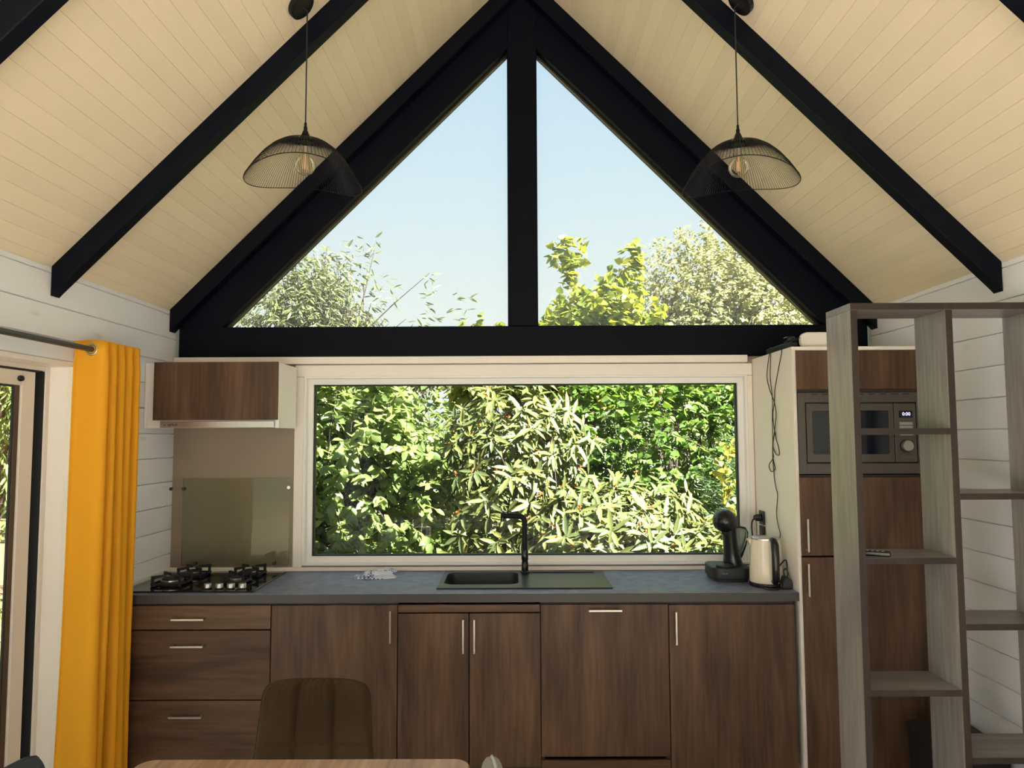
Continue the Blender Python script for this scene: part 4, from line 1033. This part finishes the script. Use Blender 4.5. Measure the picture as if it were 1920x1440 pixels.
def add_leaves(root, P, D, Nn, Ls, shape, mat, singles=300, cell=11, name='foliage'):
    """the leaves that show largest become objects of their own, the rest one part"""
    px, py, dz = project(P + D * Ls[:, None] * .5)
    size = Ls * F_PX / dz
    pick = np.zeros(len(P), bool)
    if singles:
        vis = np.where(in_windows(px, py))[0]; order = vis[np.argsort(dz[vis])]; seen = set(); cand = []
        for k in order:
            key = (int(px[k] // cell), int(py[k] // cell))
            if key in seen: continue
            seen.add(key); cand.append(k)
        cand = sorted(cand, key=lambda q: -size[q])[:singles]; pick[cand] = True
        tm = template_mesh(shape, mat)
        Dn = nrmz(D); Sd = nrmz(np.cross(Dn, Nn)); N2 = np.cross(Sd, Dn)
        rw = np.array(W[root.name])
        for k in cand:
            o = bpy.data.objects.new('leaf', tm); COL.objects.link(o); o.parent = root
            Mx = np.eye(4); Mx[:3, 0] = Dn[k] * Ls[k]; Mx[:3, 1] = Sd[k] * Ls[k]; Mx[:3, 2] = N2[k] * Ls[k]; Mx[:3, 3] = P[k] - rw
            o.matrix_local = Matrix(Mx.tolist())
    r_ = ~pick
    me = leaf_cloud_mesh(name, P[r_], D[r_], Nn[r_], Ls[r_], shape)
    o = finish(name, me, mat, root); o['kind'] = 'stuff'
    return o

def twig_path(base, tip, sag=.15, n=7, wob=.06):
    base, tip = np.array(base, float), np.array(tip, float); L = np.linalg.norm(tip - base)
    k1 = base + (tip - base) * .35 + np.array([0, 0, .30 * L * .5]); pts = []
    j = rng.normal(0, wob * L * .25, 3)
    for t_ in np.linspace(0, 1, n):
        q = (1 - t_) ** 2 * base + 2 * t_ * (1 - t_) * (k1 + j) + t_ ** 2 * tip; pts.append(tuple(q))
    return pts

def whorls(tips, axes, n_leaf, L, droop=.35, spread=1.0, lj=.25):
    """leaf rosettes at twig tips"""
    P, D, Nn, Ls = [], [], [], []
    for tp, ax in zip(tips, axes):
        ax = ax / np.linalg.norm(ax); a = np.cross(ax, [0.3, .2, 1.]); a /= np.linalg.norm(a); b_ = np.cross(ax, a)
        k = max(3, int(rng.normal(n_leaf, 1.2))); ph = rng.uniform(0, 6.28)
        for i in range(k):
            th = ph + 2 * PI * i / k + rng.normal(0, .25); rad = a * math.cos(th) + b_ * math.sin(th)
            d = ax * rng.uniform(.15, .75) + rad * spread + np.array([0, 0, -droop * rng.uniform(.2, 1.4)])
            nn = ax * 1.0 + np.array([0, 0, .6]) - rad * .2 + rng.normal(0, .15, 3)
            P.append(tp - ax * rng.uniform(0, .10) + rad * .008); D.append(d); Nn.append(nn); Ls.append(L * rng.uniform(1 - lj, 1 + lj))
    return np.array(P), nrmz(np.array(D)), nrmz(np.array(Nn)), np.array(Ls)

def sprays(tips, axes, L, n_leaf=9, length=.35, droop=.5, lj=.25, up=.7):
    """alternate leaves along the last stretch of each twig"""
    P, D, Nn, Ls = [], [], [], []
    for tp, ax in zip(tips, axes):
        ax = ax / np.linalg.norm(ax); a = np.cross(ax, [.1, .25, 1.]); a /= np.linalg.norm(a)
        for i in range(n_leaf):
            t_ = rng.uniform(0, 1); side = 1 if i % 2 else -1
            pos = tp - ax * length * t_ + rng.normal(0, .012, 3)
            d = ax * .55 + a * side * rng.uniform(.4, 1.1) + np.array([0, 0, -droop * rng.uniform(0, 1.5)]) + rng.normal(0, .22, 3)
            nn = np.array([0, 0, up]) + rng.normal(0, .45, 3)
            P.append(pos); D.append(d); Nn.append(nn); Ls.append(L * rng.uniform(1 - lj, 1 + lj))
    return np.array(P), nrmz(np.array(D)), nrmz(np.array(Nn)), np.array(Ls)

def blob_points(n, c, r, shell=.45, zmin=None, bumps=5, seed=0):
    """points in a lumpy ellipsoid, denser towards its surface"""
    rg = np.random.default_rng(seed); c = np.array(c); r = np.array(r)
    d = nrmz(rg.normal(0, 1, (n * 2, 3))); t_ = shell + (1 - shell) * rg.uniform(0, 1, (n * 2, 1)) ** .6
    bd = nrmz(rg.normal(0, 1, (bumps, 3))); bump = np.ones((n * 2, 1))
    for q in bd: bump[:, 0] += .22 * np.maximum(0, d @ q) ** 6 - .02
    P = c + d * t_ * r * bump; ax = d.copy()
    if zmin is not None: k = P[:, 2] > zmin; P, ax = P[k], ax[k]
    return P[:n], ax[:n]

def plant(name, label, cat, base, tips, stems=40, trunk_r=.03, trunks=3, group=None, mat='bark', tw=.006):
    root = thing(name, label, cat, base, group)
    b = B(); base = np.array(base, float); idx = rng.choice(len(tips), min(stems, len(tips)), replace=False)
    top = tips.mean(0)
    for k in range(trunks):
        q = base + np.array([rng.normal(0, .12), rng.normal(0, .10), 0]); tpt = top + rng.normal(0, .25, 3) * np.array([1.6, .8, .6])
        p_ = twig_path(q, tpt, n=9, wob=.3); b.tube(p_, list(np.linspace(trunk_r, trunk_r * .35, 9)), 6)
        for i in idx[k::trunks]:
            j = int(rng.integers(2, 8)); b.tube(twig_path(p_[j], tips[i], n=6, wob=.25), list(np.linspace(trunk_r * .32, tw * .5, 6)), 4, cap=False)
    obj('branches', b, mat, root)
    return root

G = GZ
# viburnum in the middle of the view
tips, ax = blob_points(560, (.78, 6.45, .62), (.98, .80, .80), .50, G + .10, 6, 21)
t2, a2 = blob_points(420, (-.05, 6.75, 1.25), (.72, .62, 1.20), .45, G + .15, 6, 22)
tips = np.vstack([tips, t2]); ax = np.vstack([ax, a2])
k = tips[:, 1] < 7.0; tips, ax = tips[k], ax[k]; ax = ax + np.array([0, -.55, .25])
rt_ = plant('viburnum_shrub', 'large shrub with long dark leaves and orange buds in mid window', 'shrub', (.62, 6.7, G), tips, 130, .035, 5, 'garden shrubs behind the wide window')
add_leaves(rt_, *whorls(tips, ax, 8, .155, .45), 'lance', 'lf_vib')
sel = rng.choice(len(tips), 200, replace=False)
P = np.repeat(tips[sel] + nrmz(ax[sel]) * .02, 6, 0); D = rng.normal(0, 1, P.shape) + np.array([0, -.3, .8]); add_leaves(rt_, P, nrmz(D), rng.normal(0, 1, P.shape), np.full(len(P), .030), 'ovate', 'bud', 0, name='buds')

# plum shrub on the left
tips, ax = blob_points(900, (-1.80, 7.05, 1.40), (1.45, .85, 1.22), .35, G + .75, 6, 33)
t2, a2 = blob_points(130, (-1.50, 6.55, .50), (1.1, .4, .55), .3, G + .1, 4, 34)
tips = np.vstack([tips, t2]); ax = np.vstack([ax, a2]) + np.array([0, -.3, 0])
rt_ = plant('plum_shrub', 'light green round-leaved shrub with thin dark branches in window left half', 'shrub', (-1.65, 7.1, G), tips, 120, .028, 5, 'garden shrubs behind the wide window')
add_leaves(rt_, *sprays(tips, ax, .108, 12, .38, .65), 'ovate', 'lf_plum')

# flowering vine over the right side
tips, ax = blob_points(1500, (1.85, 7.75, 1.30), (1.50, .75, 1.28), .6, G + .4, 8, 45)
k = tips[:, 1] < 8.0; tips, ax = tips[k], ax[k] + np.array([0, -.6, -.1])
rt_ = plant('climbing_vine', 'bright green vine with cream flower sprays in window upper right', 'vine', (1.9, 8.0, G), tips, 60, .03, 4, 'garden shrubs behind the wide window')
add_leaves(rt_, *sprays(tips, ax, .080, 12, .34, .6), 'heart', 'lf_vine')
sel = [i for i in range(len(tips)) if tips[i, 2] > 1.4 and tips[i, 1] < 7.5]; sel = rng.choice(sel, min(55, len(sel)), replace=False)
P = []; 
for i in sel:
    d = nrmz((ax[i] + rng.normal(0, .4, 3))[None])[0]
    for q in range(34): P.append(tips[i] + d * (.02 + .0075 * q) + np.array([0, 0, -.0006 * q * q]) + rng.normal(0, .007, 3))
P = np.array(P); add_leaves(rt_, P, nrmz(rng.normal(0, 1, P.shape)), rng.normal(0, 1, P.shape), rng.uniform(.009, .018, len(P)), 'ovate', 'lf_white', 0, name='flowers')

# dark juniper with a yellow ivy strand, far right of the window
tips, ax = blob_points(420, (2.05, 6.9, .75), (.55, .45, 1.0), .45, G + .05, 4, 51)
rt_ = plant('juniper_bush', 'dark feathery evergreen bush at the right window edge', 'shrub', (2.05, 6.9, G), tips, 40, .03, 2, 'garden shrubs behind the wide window')
add_leaves(rt_, *sprays(tips, ax + np.array([0, -.4, .2]), .055, 22, .22, .1, up=.3), 'blade', 'lf_dark', 0)
strand = smooth_path([(1.86, 6.35, G + .05), (1.76, 6.28, .55), (1.70, 6.25, .95), (1.78, 6.25, 1.20), (1.74, 6.25, 1.45), (1.84, 6.27, 1.62)], 14)
sp_ = np.array([tuple(v) for v in strand]); P = np.repeat(sp_, 2, 0) + rng.normal(0, .04, (len(sp_) * 2, 3))
rt_ = thing('yellow_ivy', 'strand of yellow ivy climbing at the right window edge', 'vine', (1.86, 6.35, G))
obj('stem', B().tube(strand, .004, 5), 'bark', rt_)
add_leaves(rt_, P, nrmz(rng.normal(0, .5, P.shape) + np.array([0, -.4, -.5])), nrmz(rng.normal(0, .4, P.shape) + np.array([0, -1, .4])), rng.uniform(.04, .07, len(P)), 'heart', 'lf_yellow', 120)

# low evergreen right under the window sill
tips, ax = blob_points(150, (1.55, 6.0, .45), (.7, .4, .55), .3, G + .05, 4, 57)
rt_ = plant('viburnum_seedling', 'low shrub with long grey-green leaves at window bottom right', 'shrub', (1.55, 6.1, G), tips, 40, .014, 3, 'garden shrubs behind the wide window')
add_leaves(rt_, *whorls(tips, ax + np.array([0, -.4, .3]), 8, .15, .3), 'lance', 'lf_vib', 120)

# trees seen through the gable panes
tips, ax = blob_points(480, (-2.50, 9.2, 3.22), (1.05, .8, 1.02), .15, 1.9, 7, 61)
t2, a2 = blob_points(260, (-1.35, 9.3, 2.62), (1.15, .6, .62), .15, 1.9, 6, 62)
t3 = np.array([(x_, 9.2, z_) for x_, z_ in ((-1.72, 4.28), (-1.85, 4.12), (-1.98, 4.24), (-2.15, 4.16), (-1.74, 4.02), (-2.4, 4.18), (-1.45, 3.68), (-1.05, 3.72), (-1.0, 3.55), (-.7, 3.5), (-.55, 3.42), (-1.6, 3.75), (-2.6, 4.0), (-2.05, 4.0))]); a3 = np.tile([0.25, -.1, 1.], (len(t3), 1))
tips = np.vstack([tips, t2, t3]); ax = np.vstack([ax, a2, a3])
rt_ = plant('peach_tree', 'airy tree with narrow drooping leaves behind the left gable pane', 'tree', (-2.4, 9.4, G), tips, 170, .06, 4, 'trees behind the gable panes')
add_leaves(rt_, *sprays(tips, ax + np.array([0, 0, .4]), .105, 13, .42, .85), 'willow', 'lf_tree')

tips, ax = blob_points(640, (1.12, 9.6, 2.70), (1.12, .8, 1.15), .25, 1.9, 7, 71)
t2, a2 = blob_points(170, (-.35, 9.8, 2.55), (.75, .6, .78), .2, 1.9, 4, 72)
t3 = np.array([(.75 + rng.normal(0, .12), 9.3, 3.9 + rng.uniform(0, .35)) for _ in range(9)] + [(1.45 + rng.normal(0, .12), 9.3, 3.85 + rng.uniform(0, .3)) for _ in range(7)]); a3 = np.tile([0., -.2, 1.], (16, 1))
tips = np.vstack([tips, t2, t3]); ax = np.vstack([ax, a2, a3])
rt_ = plant('poplar_tree', 'yellow-green broad-leaved tree right of the king post', 'tree', (1.0, 9.9, G), tips, 120, .07, 3, 'trees behind the gable panes')
add_leaves(rt_, *sprays(tips, ax + np.array([0, 0, .2]), .105, 15, .42, .8), 'heart', 'lf_lind')

tips, ax = blob_points(1700, (4.3, 14.0, 3.9), (2.4, 1.2, 2.05), .3, 1.8, 9, 81)
t2, a2 = blob_points(600, (1.9, 14.5, 3.35), (1.5, .9, 1.40), .25, 1.8, 6, 82)
tips = np.vstack([tips, t2]); ax = np.vstack([ax, a2])
rt_ = plant('birch_tree', 'tall pale yellow fine-leaved tree behind the right gable pane', 'tree', (3.9, 14.3, G), tips, 150, .10, 4, 'trees behind the gable panes')
add_leaves(rt_, *sprays(tips, ax, .085, 16, .50, .6, up=.2), 'ovate', 'lf_birch', 0)

tips, ax = blob_points(170, (2.35, 11.6, 2.75), (.65, .5, .62), .2, 1.9, 4, 91)
rt_ = plant('orange_bush', 'small orange autumn bush top at the foot of right gable pane', 'shrub', (2.35, 11.7, G), tips, 50, .03, 3)
add_leaves(rt_, *sprays(tips, ax, .075, 12, .3, .5), 'ovate', 'lf_org', 60)
tips, ax = blob_points(140, (4.05, 10.6, 2.45), (.40, .5, .72), .2, 1.6, 4, 93)
rt_ = plant('hazel_bush', 'bright green bush top in the lower right pane corner', 'shrub', (4.25, 10.7, G), tips, 50, .03, 3)
add_leaves(rt_, *sprays(tips, ax, .085, 12, .3, .5), 'heart', 'lf_vine', 60)

# dense hedge closing the garden behind everything
tips, ax = blob_points(2000, (0, 12.2, 1.0), (8.5, .8, 2.15), .35, G, 9, 101)
hg = thing('garden_hedge', 'dense mixed hedge closing the garden behind the shrubs', 'hedge', (0, 12.2, G))
b = B()
for k in range(60):
    x = rng.uniform(-8, 8); b.tube(twig_path((x, 12.3, G), (x + rng.normal(0, .4), 12.2 + rng.normal(0, .3), 1.2 + rng.uniform(0, 1)), n=5), list(np.linspace(.03, .006, 5)), 5, cap=False)
obj('branches', b, 'bark', hg)
add_leaves(hg, *sprays(tips, ax + np.array([0, -.5, 0]), .12, 14, .6, .5), 'ovate', 'lf_plum', 0)
tips, ax = blob_points(900, (-10.5, 15.0, 2.4), (4.5, 1.5, 3.2), .35, G + .3, 9, 103)
hg = plant('garden_tree', 'light green tree far beyond the sliding door', 'tree', (-10.5, 15.2, G), tips, 100, .1, 3)
add_leaves(hg, *sprays(tips, ax, .15, 14, .7, .5), 'ovate', 'lf_plum', 0)

# tree hanging over the lawn outside the sliding door
tips, ax = blob_points(300, (-5.0, 7.2, 2.35), (1.05, 1.0, 1.35), .2, .75, 6, 111)
rt_ = plant('cherry_tree', 'light green tree with hanging branches outside the sliding door', 'tree', (-5.5, 7.5, G), tips, 90, .05, 3)
add_leaves(rt_, *sprays(tips, ax + np.array([.3, -.3, -.5]), .11, 13, .45, .9), 'lance', 'lf_plum', 120)
ob = thing('orange_board', 'narrow orange board standing outside behind the door glass', 'board', (-4.02, 6.05, G))
obj('board', B().box(-4.05, -4.00, 6.04, 6.06, 1.78, 2.45, .003), 'orange', ob)
obj('post', B().box(-4.035, -4.015, 6.062, 6.10, G - .30, 2.40), 'oldboard', ob)

# leaning board and wire fence behind the plum shrub
fn = thing('wire_fence', 'rusty wire mesh fence behind the shrubs at window lower left', 'fence', (-1.5, 8.9, G))
b = B()
for i in range(49): b.tube([(-3.9 + i * .1, 8.9, G), (-3.9 + i * .1, 8.9, 1.05)], .0022, 4, cap=False)
for j in range(12): b.tube([(-3.9, 8.9, G + .04 + j * .1), (.9, 8.9, G + .04 + j * .1)], .0022, 4, cap=False)
m_ = obj('mesh', b, 'rust', fn); m_['kind'] = 'stuff'
for x in (-3.9, -2.3, -.7, .9): obj('post', B().tube([(x, 8.93, G - .1), (x, 8.93, 1.15)], .025, 8), 'oldboard', fn)
lb = obj('leaning_board', B().box(-.06, .06, -.012, .012, 0, 1.15, .003, rot=Matrix.Rotation(math.radians(48), 3, 'Y') @ Matrix.Rotation(math.radians(0), 3, 'X'), piv=Vector((0, 0, 0))), 'oldboard')
lb.location = (-1.72, 7.7, .30); tag(lb, 'weathered brown board leaning under the plum shrub', 'board'); lb.rotation_euler = (0, math.radians(70), 0)

# grass on the lawn outside the sliding door
n = 9000
P = np.stack([rng.uniform(-9, -2.6, n), rng.uniform(3.2, 13, n), np.zeros(n)], 1)
kz = np.sin(P[:, 0] * 2.1 + 1.3 * np.sin(P[:, 1] * 1.2)) + np.sin(P[:, 1] * 1.7 + P[:, 0]); P = P[kz > .2]; n = len(P)
P[:, 2] = [gfn_z for gfn_z in (GZ + .06 * np.sin(P[:, 0] * 1.3 + P[:, 1] * .7) * np.cos(P[:, 1] * .9) + np.where(P[:, 1] < 9, 0, np.minimum(.5, (P[:, 1] - 9) * .06)) - np.where((P[:, 0] > -4) & (P[:, 1] < 5.5), .12, 0) - .01)]
D = nrmz(rng.normal(0, .45, (n, 3)) + np.array([0, 0, 1.])); Nn = nrmz(rng.normal(0, 1, (n, 3)))
me = leaf_cloud_mesh('lawn_grass', P, D, Nn, rng.uniform(.06, .16, n), 'blade')
gs = finish('lawn_grass', me, 'grass'); tag(gs, 'patchy grass on the lawn outside the sliding door', 'grass', kind='stuff')
